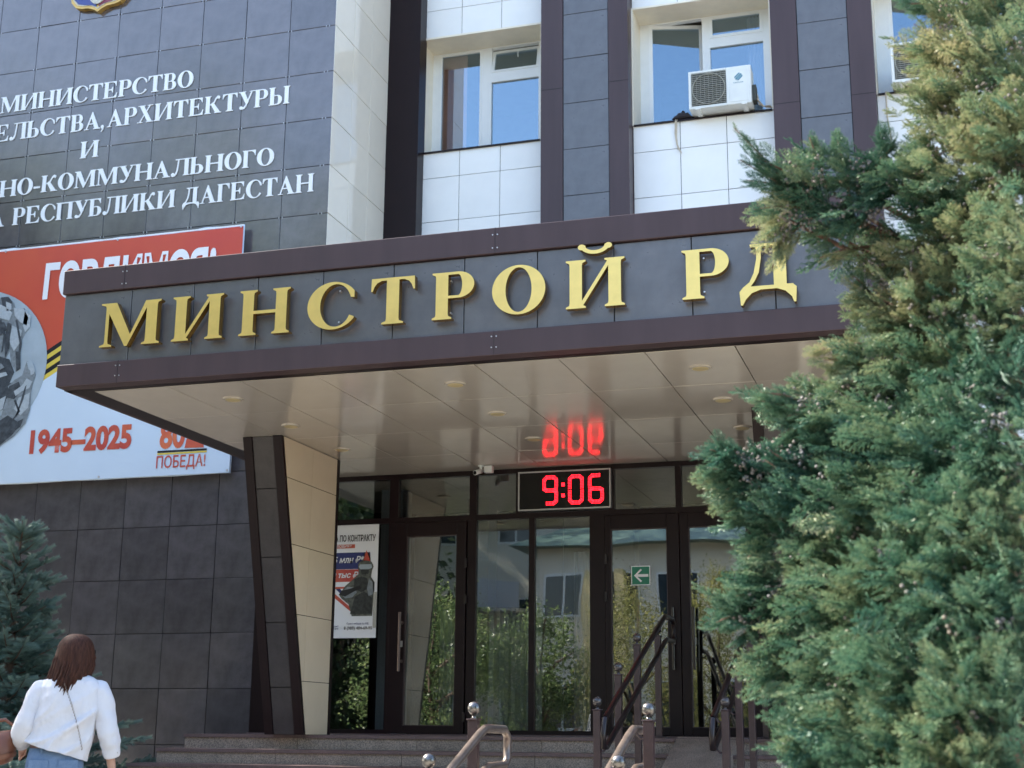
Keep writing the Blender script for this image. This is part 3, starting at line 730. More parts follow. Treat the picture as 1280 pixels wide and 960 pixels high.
def door(x0, x1, gx0, gx1, hx, lab, hinge):
    d = thing('door', None, None); d.parent = bld; d['label'] = lab
    l = MB(); y0, y1 = YG - .045, YG + .03
    l.box(x0, gx0, y0, y1, LZ + .016, ZT0 - .004); l.box(gx1, x1, y0, y1, LZ + .016, ZT0 - .004); l.box(gx0, gx1, y0, y1, 1.912, ZT0 - .004); l.box(gx0, gx1, y0, y1, LZ + .016, .035)
    o = obj('leaf', l, M['purple_dark'], d); bevelmod(o, .004)
    bd = MB(); b = .008
    bd.box(gx0, gx0 + b, y0 + .012, y0 + .03, .035, 1.912); bd.box(gx1 - b, gx1, y0 + .012, y0 + .03, .035, 1.912); bd.box(gx0 + b, gx1 - b, y0 + .012, y0 + .03, 1.904, 1.912); bd.box(gx0 + b, gx1 - b, y0 + .012, y0 + .03, .035, .043)
    obj('glazing_bead', bd, M['post'], d)
    obj('pane', MB().box(gx0 + b, gx1 - b, YG - .012, YG - .004, .043, 1.904), M['glass'], d)
    h = MB(); h.tube([(hx, y0 - .065, .56), (hx, y0 - .065, 1.14)], .014, 12)
    for z in (.66, 1.04): h.tube([(hx, y0 - .065, z), (hx, y0 + .0, z)], .009, 8); h.tube([(hx, y0 - .006, z), (hx, y0 + .001, z)], .018, 12)
    obj('handle', h, M['rail_handle'] if gx0 < -3.2 else M['dark_steel'], d, smooth=False)
    lk = MB(); lk.box(hx - .018, hx + .012, y0 - .01, y0, .80, .86); obj('lock', lk, M['frame_alu'], d)
    hg = MB()
    for z in (1.62, 1.26, .12): hg.bbox(hinge - .014, hinge + .014, y0 - .022, y0 + .0, z - .045, z + .045, .004)
    obj('hinge', hg, M['rail_dark'], d)
door(-5.405, -4.596, -5.235, -4.696, -5.262, 'left entrance door with the long dark bronze pull handle', -4.59)
door(-3.165, -2.434, -3.11, -2.555, -2.50, 'left leaf of the double door, with the green arrow sign', -3.155)
door(-2.428, -1.62, -2.345, -1.79, -2.30, 'right leaf of the double door, partly behind the juniper', -1.63)
# vestibule shell, seen through the glass
v = MB(); x0, x1, y0, y1, a, b = -6.9, -.55, YG + .06, 17.5, LZ, 2.57
bpart('vestibule_wall', MB().box(-6.93, -6.86, YG + .05, YD + .02, GZ, 2.56), M['purple'])
v.add([(x0, y0, a), (x1, y0, a), (x1, y1, a), (x0, y1, a), (x0, y0, b), (x1, y0, b), (x1, y1, b), (x0, y1, b)], [(0, 1, 2, 3), (7, 6, 5, 4), (3, 2, 6, 7), (0, 3, 7, 4), (1, 5, 6, 2)])

bpart('vestibule_lining', v, M['interior'])
cu = MB()
for x0, x1 in ((-4.47, -3.90), (-3.58, -3.34), (-5.0, -4.72)):
    n = 14
    cu.loft([[(x0 + (x1 - x0) * i / n, YG + .35 + .03 * math.sin(i * 1.7), z) for i in range(n + 1)] for z in (LZ + .02, 1.75 if x0 > -4 else 1.2)], close=False, caps=False)
bpart('frosted_blind', cu, M['curtain'])
bpart('inner_pier', MB().box(-5.75, -5.5, YG + .5, YG + .75, LZ, 2.5), M['curtain'])
bpart('inner_pier', MB().box(-5.05, -4.80, YG + 1.3, YG + 1.6, LZ, 2.5), M['interior_floor'])

# ------------------------------------------------------------------ big gold sign
sign = thing('gold_letter_sign', 'raised gold serif letters MINSTROY RD in Cyrillic on the canopy fascia', 'sign', (-3.5, YC, 2.74))
def big(ch, x0, x1, z=2.838, h=.350):
    v2, t, W = glyph2d(ch); xs = [p[0] for p in v2]; sx = (x1 - x0) / (max(xs) - min(xs))
    o = glyph_part(ch, x0 - min(xs) * sx + 3.5, z - 2.74, sx, h, -.085, .055, sign, [M['gold'], M['gold_side_shaded']], label='gold letter ' + ch)
    s = MB()
    for k in (.3, .75): s.tube([(0, 0, 0), (0, .03, 0)], .006, 6)
    return o
for ch, a, b in (('М', -6.137, -5.612), ('И', -5.508, -5.078), ('Н', -4.940, -4.525), ('С', -4.382, -4.008), ('Т', -3.877, -3.535), ('Р', -3.402, -3.084), ('О', -2.950, -2.558), ('Й', -2.409, -1.990), ('Р', -1.592, -1.272), ('Д', -1.206, -.828)):
    big(ch, a, b)
st = MB()
for a, b in ((-6.07, -5.70), (-5.44, -5.15), (-4.87, -4.6), (-4.3, -4.15), (-3.74, -3.70), (-3.33, -3.28), (-2.88, -2.63), (-2.32, -2.08), (-1.52, -1.45), (-1.06, -.95)):
    for x in (a, b):
        for z in (.16, .40): st.tube([(x + 3.5, -.03, z), (x + 3.5, .004, z)], .007, 6)
obj('stand_off', st, M['clip'], sign)['kind'] = 'stuff'

# ------------------------------------------------------------------ white inscription on the dark wall
ins = thing('wall_inscription', 'white serif ministry inscription in five lines on the dark tiled wall', 'sign', (-9.5, YD, 6.1))
def line(words, z, h):
    for text, x0, x1 in words:
        tot = 0; ws = []
        for i, ch in enumerate(text):
            v2, t, W = glyph2d(ch); ws.append((ch, tot)); tot += W + .05
        last = glyph2d(text[-1]); tot = tot - .05
        sx = (x1 - x0) / tot
        for ch, u in ws:
            if ch == ' ': continue
            glyph_part(ch, x0 + u * sx + 9.5, z - 6.1, sx, h, -.012, .008, ins, [M['letter_white']])
line([('МИНИСТЕРСТВО', -11.375, -8.555)], 7.725, .225)
line([('ИТЕЛЬСТВА', -11.375 - .53, -9.845), (',', -9.84, -9.775), ('АРХИТЕКТУРЫ', -9.745, -7.215)], 7.325, .232)
line([('И', -10.105, -9.835)], 6.945, .225)
line([('ИЛИ', -12.12, -11.50), ('НО-КОММУНАЛЬНОГО', -11.26, -7.385)], 6.550, .222)
line([('СТВА', -12.02, -11.145), ('РЕСПУБЛИКИ', -11.02, -8.695), ('ДАГЕСТАН', -8.585, -6.845)], 6.15, .228)

# ------------------------------------------------------------------ emblem at the top of the dark wall
em = thing('coat_of_arms', 'gilt rimmed shield emblem with blue and maroon fields above the inscription', 'emblem', (-9.99, YD, 9.5))
def shield(s, dz=0):
    half = [(0, -.56), (.05, -.525), (.14, -.49), (.24, -.485), (.33, -.46), (.40, -.38), (.42, -.28), (.39, -.22), (.42, -.14), (.43, 0), (.43, .5), (.3, .58), (0, .62)]
    pts = [(x * s, z * s + dz) for x, z in half] + [(-x * s, z * s + dz) for x, z in half[::-1][1:-1]]
    return pts
def emb(pts, y, th, name, m, neg=()):
    v2, t = flat_union([pts], neg); V, F, S = extrude2d(v2, t, th, lambda a, b, w: (a, y + w, b))
    return obj(name, MB().add(V, [tuple(f) for f in F] + S), m, em)
emb(shield(1), -.07, .07, 'rim', M['gold_rim'])
emb(shield(.93, .0), -.075, .004, 'rim_border', M['emb_white'], [shield(.90)])
L_ = [(min(x, -.02), z) for x, z in shield(.90)]
emb([(-.02, .5), (-.38, .45), (-.38, -.12), (-.35, -.2), (-.37, -.26), (-.35, -.35), (-.29, -.415), (-.2, -.44), (-.08, -.46), (-.02, -.49)], -.08, .008, 'blue_field', M['emb_blue'])
emb([(.02, .5), (.38, .45), (.38, -.12), (.35, -.2), (.37, -.26), (.35, -.35), (.29, -.415), (.2, -.44), (.08, -.46), (.02, -.49)], -.08, .008, 'maroon_field', M['emb_red'])
emb(ell(0, -.22, .15, .24, 28), -.095, .014, 'relief', M['emb_white'])
sc_ = MB()
for sgn in (-1, 1):
    sc_.tube([(sgn * (.30 + .055 * math.cos(a / 10) * (1 - a / 90)), -.09, -.30 + .055 * math.sin(a / 10) * (1 - a / 90)) for a in range(0, 70, 4)], .012, 6)
obj('scroll', sc_, M['gold_rim'], em)

# ------------------------------------------------------------------ anniversary banner
ban = thing('anniversary_banner', 'large red and pale blue printed banner with 1945-2025 and soldiers, on the dark wall', 'banner', (0, 0, 0))
BX0, BX1, BZ0, BZ1, BY = -14.4, -7.678, 2.80, 5.785, 13.97
ban.location = (BX1, BY, BZ0)
def bl(o): o.location = Vector(o.location) - Vector((BX1, BY, BZ0)); return o
def rib(x): return 4.02 + .95 * (1 - math.exp(-(x + 10.3) * .66))          # lower edge of the ribbon
nx = 40
m_ = MB(); V = []
for i in range(nx + 1):
    x = BX0 + (BX1 - BX0) * i / nx; dz = .01 * math.sin(i * 1.9) + .006 * math.sin(i * .7)
    V.append((x, BY + .012 * math.sin(i * .8), BZ0 + (.004 * math.sin(i)))); V.append((x, BY + .012 * math.sin(i * .8 + .6), BZ1 + dz * .8))
m_.add(V, [(2 * i, 2 * i + 2, 2 * i + 3, 2 * i + 1) for i in range(nx)])
sheet = obj('banner_sheet', m_, M['banner_blue'], ban, smooth=True); bl(sheet); sod = sheet.modifiers.new('s', 'SOLIDIFY'); sod.thickness = .004; sod.offset = 1
Y1 = BY - .020
xr = -10.3
def pl_(pts, y, name, m, hole=None): return bl(plate(pts, y, .0015, name, m, ban, hole))
pl_([(BX0, 3.9), (-11.2, 3.9), (-10.75, 3.80), (-10.3, 4.1), (-9.5, rib(-9.5) + .1), (-8.6, rib(-8.6) + .1), (BX1 - .004, rib(BX1) + .10), (BX1 - .004, BZ1 - .024), (BX0, BZ1 - .024)], Y1, 'red_field', M['banner_red'])
pl_([(BX0 + .02, BZ1 - .018), (BX1, BZ1 - .018), (BX1, BZ1 - .002), (BX0 + .02, BZ1 - .004)], Y1 - .001, 'hem_edge', M['print_white'])
# striped ribbon: black with yellow stripes
for j in range(6):
    o_ = .062 * j
    rx_ = [-10.75 + 3.05 * i / 12 for i in range(13)]
    pl_([(x, rib(x) + o_) for x in rx_] + [(x, rib(x) + o_ + .06) for x in rx_[::-1]], Y1 - .004, 'ribbon_stripe', M['print_yellow'] if j in (2, 4, 0) else M['print_black'])
# blue under the ribbon
pl_([(-11.6, BZ0 + .006), (BX1 - .004, BZ0 + .006)] + [(x, rib(x)) for x in [-10.75 + 3.068 * i / 12 for i in range(13)][::-1]], Y1 - .006, 'pale_field', M['banner_blue'])
# oval photograph: generic soldiers in grey on a pale sky
oc = (-11.32, 4.27); 
tear = [(oc[0] + 1.09 * math.cos(R(a)), oc[1] + 1.0 * math.sin(R(a))) for a in range(-30, 181, 6)] + [(-12.41, 3.6), (-11.6, 2.95), (-11.1, 2.98), (-10.78, 3.25), (-10.55, 3.5)]
pl_(tear, Y1 - .010, 'photo_sky', M['photo_sky'])
def T(pts, s=1): return [(-11.6 + x * s, 2.95 + z * s) for x, z in pts]
fig_y = Y1 - .013
# pixel -> banner plane
def bp(pts):
    out = []
    for x, y in pts:
        d = ray(x, y); t = BY / d.y; out.append((d.x * t, d.z * t))
    return out
pl_(bp([(-40, 372), (0, 374), (12, 372), (20, 380), (22, 388), (33, 386), (40, 398), (38, 410), (30, 425), (28, 440), (24, 452), (27, 462), (22, 466), (16, 455), (14, 440), (8, 452), (-4, 456), (-40, 450)]), fig_y, 'standing_soldier', M['photo_mid'])
pl_(bp([(-40, 448), (0, 446), (14, 450), (20, 466), (14, 480), (30, 474), (26, 486), (14, 496), (8, 512), (-40, 530)]), fig_y - .002, 'tank_turret', M['photo_dark'])
pl_(bp([(30, 470), (36, 452), (44, 456), (47, 470), (44, 478), (41, 490), (40, 512), (34, 530), (20, 546), (6, 556), (-40, 590), (-40, 528), (4, 520), (10, 500), (16, 492), (12, 484), (20, 476)]), fig_y - .004, 'kneeling_soldier', M['photo_mid'])
pl_(bp([(-40, 545), (0, 528), (12, 520), (28, 530), (18, 544), (4, 556), (-20, 572), (-40, 590)]), fig_y - .006, 'dark_foreground', M['photo_dark'])
pl_(bp([(4, 373), (13, 372), (18, 378), (17, 384), (6, 386)]), fig_y - .008, 'helmet', M['photo_dark'])
pl_(bp([(36, 453), (43, 454), (47, 464), (44, 468), (38, 462)]), fig_y - .008, 'helmet', M['photo_sky'])
pl_(bp([(14, 484), (26, 478), (30, 488), (20, 500), (12, 498)]), fig_y - .008, 'gun_breech', M['photo_dark'])
for pts_, m__ in (([(20, 386), (32, 387), (38, 398), (36, 408), (28, 404), (21, 396)], 'photo_light'), ([(34, 388), (41, 396), (40, 410), (34, 416), (31, 408)], 'photo_light'), ([(-6, 378), (8, 384), (18, 392), (14, 402), (0, 398), (-10, 392)], 'photo_light'),
        ([(18, 408), (30, 414), (27, 430), (20, 440), (14, 428)], 'photo_light'), ([(22, 440), (28, 441), (28, 462), (23, 465)], 'photo_dark'), ([(-10, 402), (8, 404), (12, 412), (4, 420), (-12, 424)], 'photo_dark'), ([(12, 404), (17, 406), (14, 436), (9, 448), (8, 430)], 'photo_dark'),
        ([(36, 474), (43, 478), (39, 486), (30, 490), (22, 496), (20, 490), (30, 483)], 'photo_light'), ([(26, 498), (40, 492), (38, 510), (28, 520), (20, 512)], 'photo_light'), ([(40, 460), (45, 462), (45, 468), (41, 470)], 'photo_light'), ([(20, 530), (32, 524), (28, 534), (18, 542)], 'photo_dark'),
        ([(-10, 470), (10, 466), (12, 470), (-8, 476)], 'photo_light'), ([(2, 500), (10, 496), (6, 512), (0, 516)], 'photo_light'), ([(-6, 460), (4, 455), (8, 460), (-2, 466)], 'photo_mid'), ([(10, 378), (17, 381), (17, 388), (11, 390)], 'photo_light')):
    pl_(bp(pts_), fig_y - .0085, 'tone_patch', M[m__])
for a_ in ((24, 400, 30, 430, 27, 446), (4, 400, 10, 420, 6, 440), (36, 482, 32, 500, 24, 520), (22, 500, 28, 515, 12, 535)):
    x0, y0, x1, y1, x2, y2 = a_
    pl_(bp([(x0, y0), (x1, y1), (x2, y2), (x2 - 2, y2 + 2), (x1 - 3, y1), (x0 - 2, y0 + 2)]), fig_y - .009, 'fold_shadow', M['photo_dark'])
# lettering
def btxt(text, x, z, h, w, m, fat=.02, shear=0, name='print_text'): return bl(sans(text, x, z, h, w, Y1 - .012, m, ban, name, fat, shear))
btxt('ГОРДИМСЯ!', -10.375, 5.10, .40, 2.36, M['print_white'], .045, .03)
btxt('1945–2025', -10.36, 3.165, .262, 1.385, M['print_red'], .045)
btxt('80', -8.60, 3.135, .30, .33, M['print_orange'], .035)
btxt('ЛЕТ', -8.25, 3.15, .14, .24, M['print_red'], .03)
pl_([(-8.62, 3.075), (-7.98, 3.075), (-7.98, 3.098), (-8.62, 3.098)], Y1 - .012, 'underline', M['print_black'])
pl_([(-8.62, 3.052), (-7.98, 3.052), (-7.98, 3.070), (-8.62, 3.070)], Y1 - .012, 'underline', M['print_yellow'])
pl_([(-8.27, 3.115), (-8.02, 3.11), (-8.04, 3.22), (-8.12, 3.30), (-8.25, 3.22)], Y1 - .013, 'flag_mark', M['print_red'])
btxt('ПОБЕДА!', -8.625, 2.895, .135, .635, M['print_red'], .012)
gr = MB()
for x in (BX1 - .03, BX1 - 1.7, BX1 - 3.3, BX1 - 5):
    for z in (BZ1 - .03, BZ0 + .03): gr.tube([(x, Y1 - .003, z), (x, Y1 - .012, z)], .014, 10)
bl(obj('eyelet', gr, M['clip'], ban))['kind'] = 'stuff'

# ------------------------------------------------------------------ LED clock
ck = thing('digital_clock', 'digital wall clock with red digits 9:06 in a silver frame over the entrance', 'clock', (-3.565, 13.22, 2.13))
CX0, CX1, CZ0, CZ1 = -.46, .46, 0, .366
obj('housing', MB().box(CX0, CX1, -.0, .045, CZ0, CZ1), M['black'], ck)
f = MB(); t = .013
f.box(CX0 - t, CX1 + t, -.012, .05, CZ1, CZ1 + t); f.box(CX0 - t, CX1 + t, -.012, .05, CZ0 - t, CZ0); f.box(CX0 - t, CX0, -.012, .05, CZ0, CZ1); f.box(CX1, CX1 + t, -.012, .05, CZ0, CZ1)
obj('bezel', f, M['frame_alu'], ck)
def seg_dots(segs, x0, w, z0, h):
    pts = set(); st = .0135
    L = []
    zm = z0 + h / 2; c = w * .2
    S = {'a': ((x0 + c, z0 + h), (x0 + w - c, z0 + h)), 'g': ((x0 + c, zm), (x0 + w - c, zm)), 'd': ((x0 + c, z0), (x0 + w - c, z0)),
         'f': ((x0, z0 + h - c), (x0, zm + c * .5)), 'b': ((x0 + w, z0 + h - c), (x0 + w, zm + c * .5)), 'e': ((x0, zm - c * .5), (x0, z0 + c)), 'c': ((x0 + w, zm - c * .5), (x0 + w, z0 + c)),
         'fa': ((x0, z0 + h - c), (x0 + c, z0 + h)), 'ab': ((x0 + w - c, z0 + h), (x0 + w, z0 + h - c)), 'ed': ((x0, z0 + c), (x0 + c, z0)), 'dc': ((x0 + w - c, z0), (x0 + w, z0 + c)),
         'fg': ((x0, zm + c * .6), (x0 + c, zm)), 'gc': ((x0 + w - c, zm), (x0 + w, zm - c * .6)), 'ge': ((x0 + c, zm), (x0, zm - c * .6)), 'bg': ((x0 + w, zm + c * .6), (x0 + w - c, zm))}
    for s in segs:
        (ax, az), (bx, bz) = S[s]; n = max(1, int(math.hypot(bx - ax, bz - az) / st))
        dx, dz = (bx - ax), (bz - az); l = math.hypot(dx, dz); px, pz = -dz / l, dx / l
        for i in range(n + 1):
            for off in (-1, 0, 1):
                L.append((ax + dx * i / n + px * off * .0115, az + dz * i / n + pz * off * .0115 + off * .002))
    return L
def dots(L, name, r=.0036):
    mb = MB()
    for x, z in L:
        mb.add([(x + r * math.cos(R(a)), -.004, z + r * math.sin(R(a))) for a in range(0, 360, 60)] + [(x, -.007, z)], [(i, (i + 1) % 6, 6) for i in range(6)])
    obj(name, mb, M['led'], ck)
dh, dw, dz0 = .262, .125, .052
dots(seg_dots(['a', 'b', 'c', 'd', 'f', 'g', 'fa', 'ab', 'dc', 'fg', 'gc'], -.205, dw, dz0, dh), 'digit')
dots(seg_dots(['a', 'b', 'c', 'd', 'e', 'f', 'fa', 'ab', 'ed', 'dc'], .058, dw, dz0, dh), 'digit')
dots(seg_dots(['a', 'c', 'd', 'e', 'f', 'g', 'fa', 'ed', 'dc', 'gc', 'ge'], .262, dw, dz0, dh), 'digit')
for zc in (dz0 + .075, dz0 + .185): dots([(x, z) for x in (-.022, -.010, .002) for z in (zc - .012, zc, zc + .012)], 'colon')

# ------------------------------------------------------------------ recruiting poster on the glass
po = thing('recruiting_poster', 'white, blue and red recruiting poster with a soldier, taped inside the left glass panel', 'poster', (-6.25, YG - .006, .897))
def pp(pts, k, name, m): 
    v2, t_ = flat_union([pts]); V, F, S = extrude2d(v2, t_, .0006, lambda a, b, w: (a, -.001 * k + w, b)); return obj(name, MB().add(V, [tuple(q) for q in F] + S), m, po)
PW, PH = .69, 1.155
pp(rect(0, 0, PW, PH), 1, 'paper', M['print_white'])
pp([(0, .70), (.62, .70), (.60, .87), (0, .87)], 2, 'navy_band', M['print_navy'])
pp([(0, .57), (.50, .57), (.53, .695), (0, .70)], 2, 'red_band', M['print_red'])
pp([(0, .915), (.43, .915), (.43, .955), (0, .955)], 2, 'red_strip', M['print_red'])
pp([(.0, .50), (.34, .50), (.34, .52), (.0, .52)], 2, 'red_rule', M['print_red'])
pp([(.10, .50), (.16, .50), (.44, .28), (.44, .24)], 3, 'star_edge', M['print_red'])
pp([(.23, .50), (.28, .50), (.46, .33), (.46, .29)], 3, 'star_edge', M['print_navy'])
pp([(.56, .93), (.66, .70), (.67, .64), (.60, .66), (.45, .60)], 2, 'star_point', M['print_white'])
pp([(.56, .89), (.63, .72), (.58, .70), (.49, .63)], 3, 'star_point', M['print_red'])
pp([(.36, .38), (.30, .43), (.33, .50), (.42, .56), (.48, .63), (.60, .64), (.66, .56), (.66, .40), (.60, .30)], 3, 'soldier_outline', M['camo'])
pp([(.47, .74), (.50, .78), (.56, .785), (.62, .77), (.645, .72), (.63, .68), (.62, .62), (.645, .55), (.655, .42), (.645, .22), (.42, .22), (.38, .34), (.30, .40), (.27, .44), (.34, .53), (.43, .60), (.49, .65), (.475, .70)], 4, 'soldier', M['camo'])
pp([(.44, .60), (.52, .62), (.58, .60), (.60, .50), (.52, .46), (.43, .50)], 5, 'chest_rig', M['camo_dark'])
pp([(.27, .44), (.34, .42), (.44, .47), (.52, .50), (.50, .53), (.40, .50), (.30, .48)], 7, 'rifle', M['print_black'])
pp([(.36, .38), (.30, .43), (.33, .50), (.42, .56), (.48, .63), (.60, .64), (.66, .56), (.66, .40), (.60, .30)], 3, 'soldier_outline', M['camo'])
pp([(.47, .74), (.50, .78), (.56, .785), (.62, .77), (.645, .73), (.62, .745), (.50, .745)], 6, 'helmet', M['camo'])
pp([(.60, .60), (.64, .56), (.65, .44), (.60, .42), (.58, .50)], 6, 'sleeve', M['photo_mid'])
pp([(.40, .24), (.45, .42), (.55, .47), (.64, .40), (.64, .24)], 5, 'soldier_vest', M['camo_dark'])
pp([(.48, .72), (.50, .75), (.62, .745), (.63, .71), (.60, .695), (.50, .695)], 5, 'goggles', M['photo_sky'])
pp([(.50, .69), (.60, .69), (.59, .645), (.52, .64)], 5, 'face_scarf', M['camo_dark'])
pp([(.29, .45), (.36, .52), (.44, .51), (.47, .46), (.42, .41), (.34, .40)], 6, 'gloves', M['photo_mid'])
pp([(.655, .10), (.69, .10), (.69, .46), (.655, .46)], 7, 'tape', M['tape'])
def pt(text, x, z, h, w, m, fat=.015, shear=0): return sans(text, x, z, h, w, -.0085, m, po, 'print_text', fat, shear)
pt('СЛУЖБА ПО КОНТРАКТУ', .02, .985, .062, .64, M['print_black'], .02)
pt('НА УСЛОВИЯХ', .10, .922, .026, .30, M['print_white'])
pt('5 млн ₽*', .20, .765, .062, .34, M['print_white'], .02, .25)
pt('100 тыс ₽', .12, .612, .056, .36, M['print_white'], .02, .25)
pt('8 (989) 484-69-95', .34, .085, .030, .31, M['print_black'], .012)
pt('Пункт отбора по РД', .37, .135, .018, .24, M['print_navy'])
pt('контракт', .18, .11, .018, .10, M['print_navy']); pt('с 18 лет', .19, .085, .018, .09, M['print_navy'])

# ------------------------------------------------------------------ green arrow sign
ex = thing('arrow_sign', 'small green sign with a white left arrow on the double door glass', 'sign', (-2.905, YG - .0125, 1.372))
def ep(pts, k, name, m):
    v2, t_ = flat_union(pts); V, F, S = extrude2d(v2, t_, .001, lambda a, b, w: (a, -.0015 * k + w, b)); obj(name, MB().add(V, [tuple(q) for q in F] + S), m, ex)
ep([rect(-.008, -.008, .178, .178)], 1, 'border', M['print_white']); ep([rect(0, 0, .17, .17)], 2, 'plate', M['exit_green'])
ep([[(.02, .085), (.085, .15), (.098, .137), (.055, .098), (.16, .098), (.16, .072), (.055, .072), (.098, .033), (.085, .02)]], 3, 'arrow', M['print_white'])

# ------------------------------------------------------------------ ceiling camera
cc = thing('security_camera', 'small white security camera under the canopy ceiling beside the clock', 'camera', (-4.37, 13.02, CB))
c = MB(); c.tube([(0, 0, .0), (0, 0, -.012)], .03, 16); c.tube([(0, 0, -.012), (0, 0, -.05)], .014, 10); obj('mount', c, M['ac_white'], cc)
c = MB(); c.tube([(.0, .01, -.055), (-.035, -.075, -.085)], [.024, .026], 16); c.sphere((0, .01, -.055), .024, 12, 8); obj('body', c, M['ac_white'], cc, True)
obj('lens', MB().tube([(-.035, -.075, -.085), (-.0365, -.079, -.0865)], .019, 16), M['black'], cc)
c = MB().bbox(.035, .12, -.01, .05, -.075, -.004, .008); obj('junction_box', c, M['ac_white'], cc)

# ------------------------------------------------------------------ air conditioners
def aircon(loc, lab):
    t = thing('air_conditioner', lab, 'air conditioner', loc, 0, 'air conditioner units on the window ledges')
    W_, D_, H_ = .765, .26, .50
    b = MB(); b.bbox(0, W_, .012, D_, 0, H_, .02); obj('casing', b, M['ac_white'], t, False)
    f = MB(); f.bbox(.0, .035, -.004, .03, .0, H_ - .0, .006); f.bbox(.035, .46, -.004, .02, H_ - .03, H_, .006); f.bbox(.035, .46, -.004, .02, 0, .035, .006)
    f.bbox(.46, W_, -.006, .03, .0, H_, .012); obj('front_frame', f, M['ac_white'], t)
    obj('side_panel', MB().bbox(.50, W_ - .03, -.010, .0, .03, H_ - .04, .006), M['ac_white'], t)
    obj('fan_well', MB().box(.036, .459, .004, .0115, .036, H_ - .031), M['ac_dark'], t)
    cx, cz = .248, .245
    fb = MB()
    for k in range(5):
        a = 2 * math.pi * k / 5 + .3
        fb.add([(cx + math.cos(a - .2) * .04, .002, cz + math.sin(a - .2) * .04), (cx + math.cos(a - .4) * .17, .004, cz + math.sin(a - .4) * .17), (cx + math.cos(a + .25) * .17, -.002, cz + math.sin(a + .25) * .17), (cx + math.cos(a + .3) * .04, 0, cz + math.sin(a + .3) * .04)], [(0, 1, 2, 3)])
    fb.tube([(cx, .003, cz), (cx, -.004, cz)], .04, 14); obj('fan', fb, M['ac_dark'], t)
    g = MB()
    for i in range(17):
        z = .045 + i * .0255; g.box(.036, .459, -.012, -.008, z, z + .008)
    for i in range(9):
        x = .05 + i * .049; g.box(x, x + .004, -.014, -.0115, .036, H_ - .031)
    obj('grille', g, M['ac_grey'], t)
    rg = MB(); rg.tube([(cx + .2 * math.cos(R(a)), -.014, cz + .2 * math.sin(R(a))) for a in range(0, 361, 12)], .007, 6); obj('fan_ring', rg, M['ac_grey'], t)
    lg = []
    for k, (w0, w1) in enumerate(((.018, .034), (-.012, .010), (-.036, -.018))):
        c1 = (.615, .355); s_ = .052
        pts = []
        for w, sg in ((w1, 1), (w0, -1)):
            h_ = math.sqrt(max(s_ * s_ - w * w, 0)) * .96
            a = (c1[0] - h_ * .7071 - w * .7071, c1[1] - h_ * .7071 + w * .7071); b_ = (c1[0] + h_ * .7071 - w * .7071, c1[1] + h_ * .7071 + w * .7071)
            pts += [a, b_] if sg > 0 else [b_, a]
        lg.append(pts)
    v2, t2 = flat_union(lg); V, F, S = extrude2d(v2, t2, .001, lambda a, b, w: (a, -.0125 + w, b)); obj('logo', MB().add(V, [tuple(q) for q in F] + S), M['ac_blue'], t)
    sans('LESSAR', .555, .272, .015, .12, -.0118, M['ac_blue'], t, 'brand_text', .01)
    for x in (.08, W_ - .12): obj('foot', MB().box(x, x + .06, -.03, D_ + .01, -.022, 0), M['ac_white'], t)
    hs = MB(); hs.tube([(W_ - .002, .14, .20), (W_ + .05, .15, .16), (W_ + .07, .17, .04), (W_ + .13, .2, .02), (W_ + .22, .25, .015)], .010, 8); hs.tube([(W_ - .002, .10, .14), (W_ + .06, .12, .08), (W_ + .12, .17, .01), (W_ + .2, .22, .03)], .008, 8)
    obj('hose', hs, M['cable'], t)
    obj('service_cover', MB().bbox(W_ - .004, W_ + .05, .06, .2, .05, .26, .01), M['ac_dark'], t)
    return t
def copy_tree(o, parent=None):
    c = o.copy(); COL.objects.link(c)
    if parent: c.parent = parent
    for ch in list(o.children): copy_tree(ch, c)
    return c
ac = aircon((-2.655, 15.74, 7.395), 'white outdoor air conditioner unit standing on the ledge of the middle window')
ac2 = copy_tree(ac); ac2.location = (-.245, 15.74, 7.425); ac2['label'] = 'outdoor air conditioner unit on the right window ledge, half hidden by juniper'
c = MB(); c.tube([(-2.86, 15.96, 7.40), (-2.86, 15.935, 7.37), (-2.87, 15.945, 7.2), (-2.85, 15.95, 7.05), (-2.80, 15.94, 6.93)], .009, 8)
c.tube([(-2.84, 15.96, 7.40), (-2.845, 15.93, 7.35), (-2.855, 15.945, 7.15), (-2.84, 15.95, 6.98)], .006, 8)
tag(obj('drain_hose', c, M['cable']), 'thin beige drain hose hanging from the middle window ledge', 'hose')
c = MB(); c.tube([(-.33, 15.96, 7.42), (-.33, 15.93, 7.39), (-.33, 15.945, 7.1), (-.30, 15.95, 6.8)], .008, 8)
tag(obj('drain_hose', c, M['cable']), 'pale drain hose hanging from the right window ledge', 'hose')
c = MB(); rg = []
for i in range(9):
    a = i / 8; w = .11 * math.sin(math.pi * min(a * .9 + .08, 1)); rg.append([(-2.90 + .26 * a + .01 * math.sin(k * 2 + i), 15.99 + .07 * math.cos(2 * math.pi * k / 10), 7.385 + w * max(0, math.sin(2 * math.pi * k / 10)) * (1 + .25 * math.sin(3 * i + k)))for k in range(10)])
c.loft(rg); tag(obj('folded_cloth', c, M['black_cloth'], smooth=True), 'crumpled black cloth lying on the ledge left of the air conditioner', 'cloth')

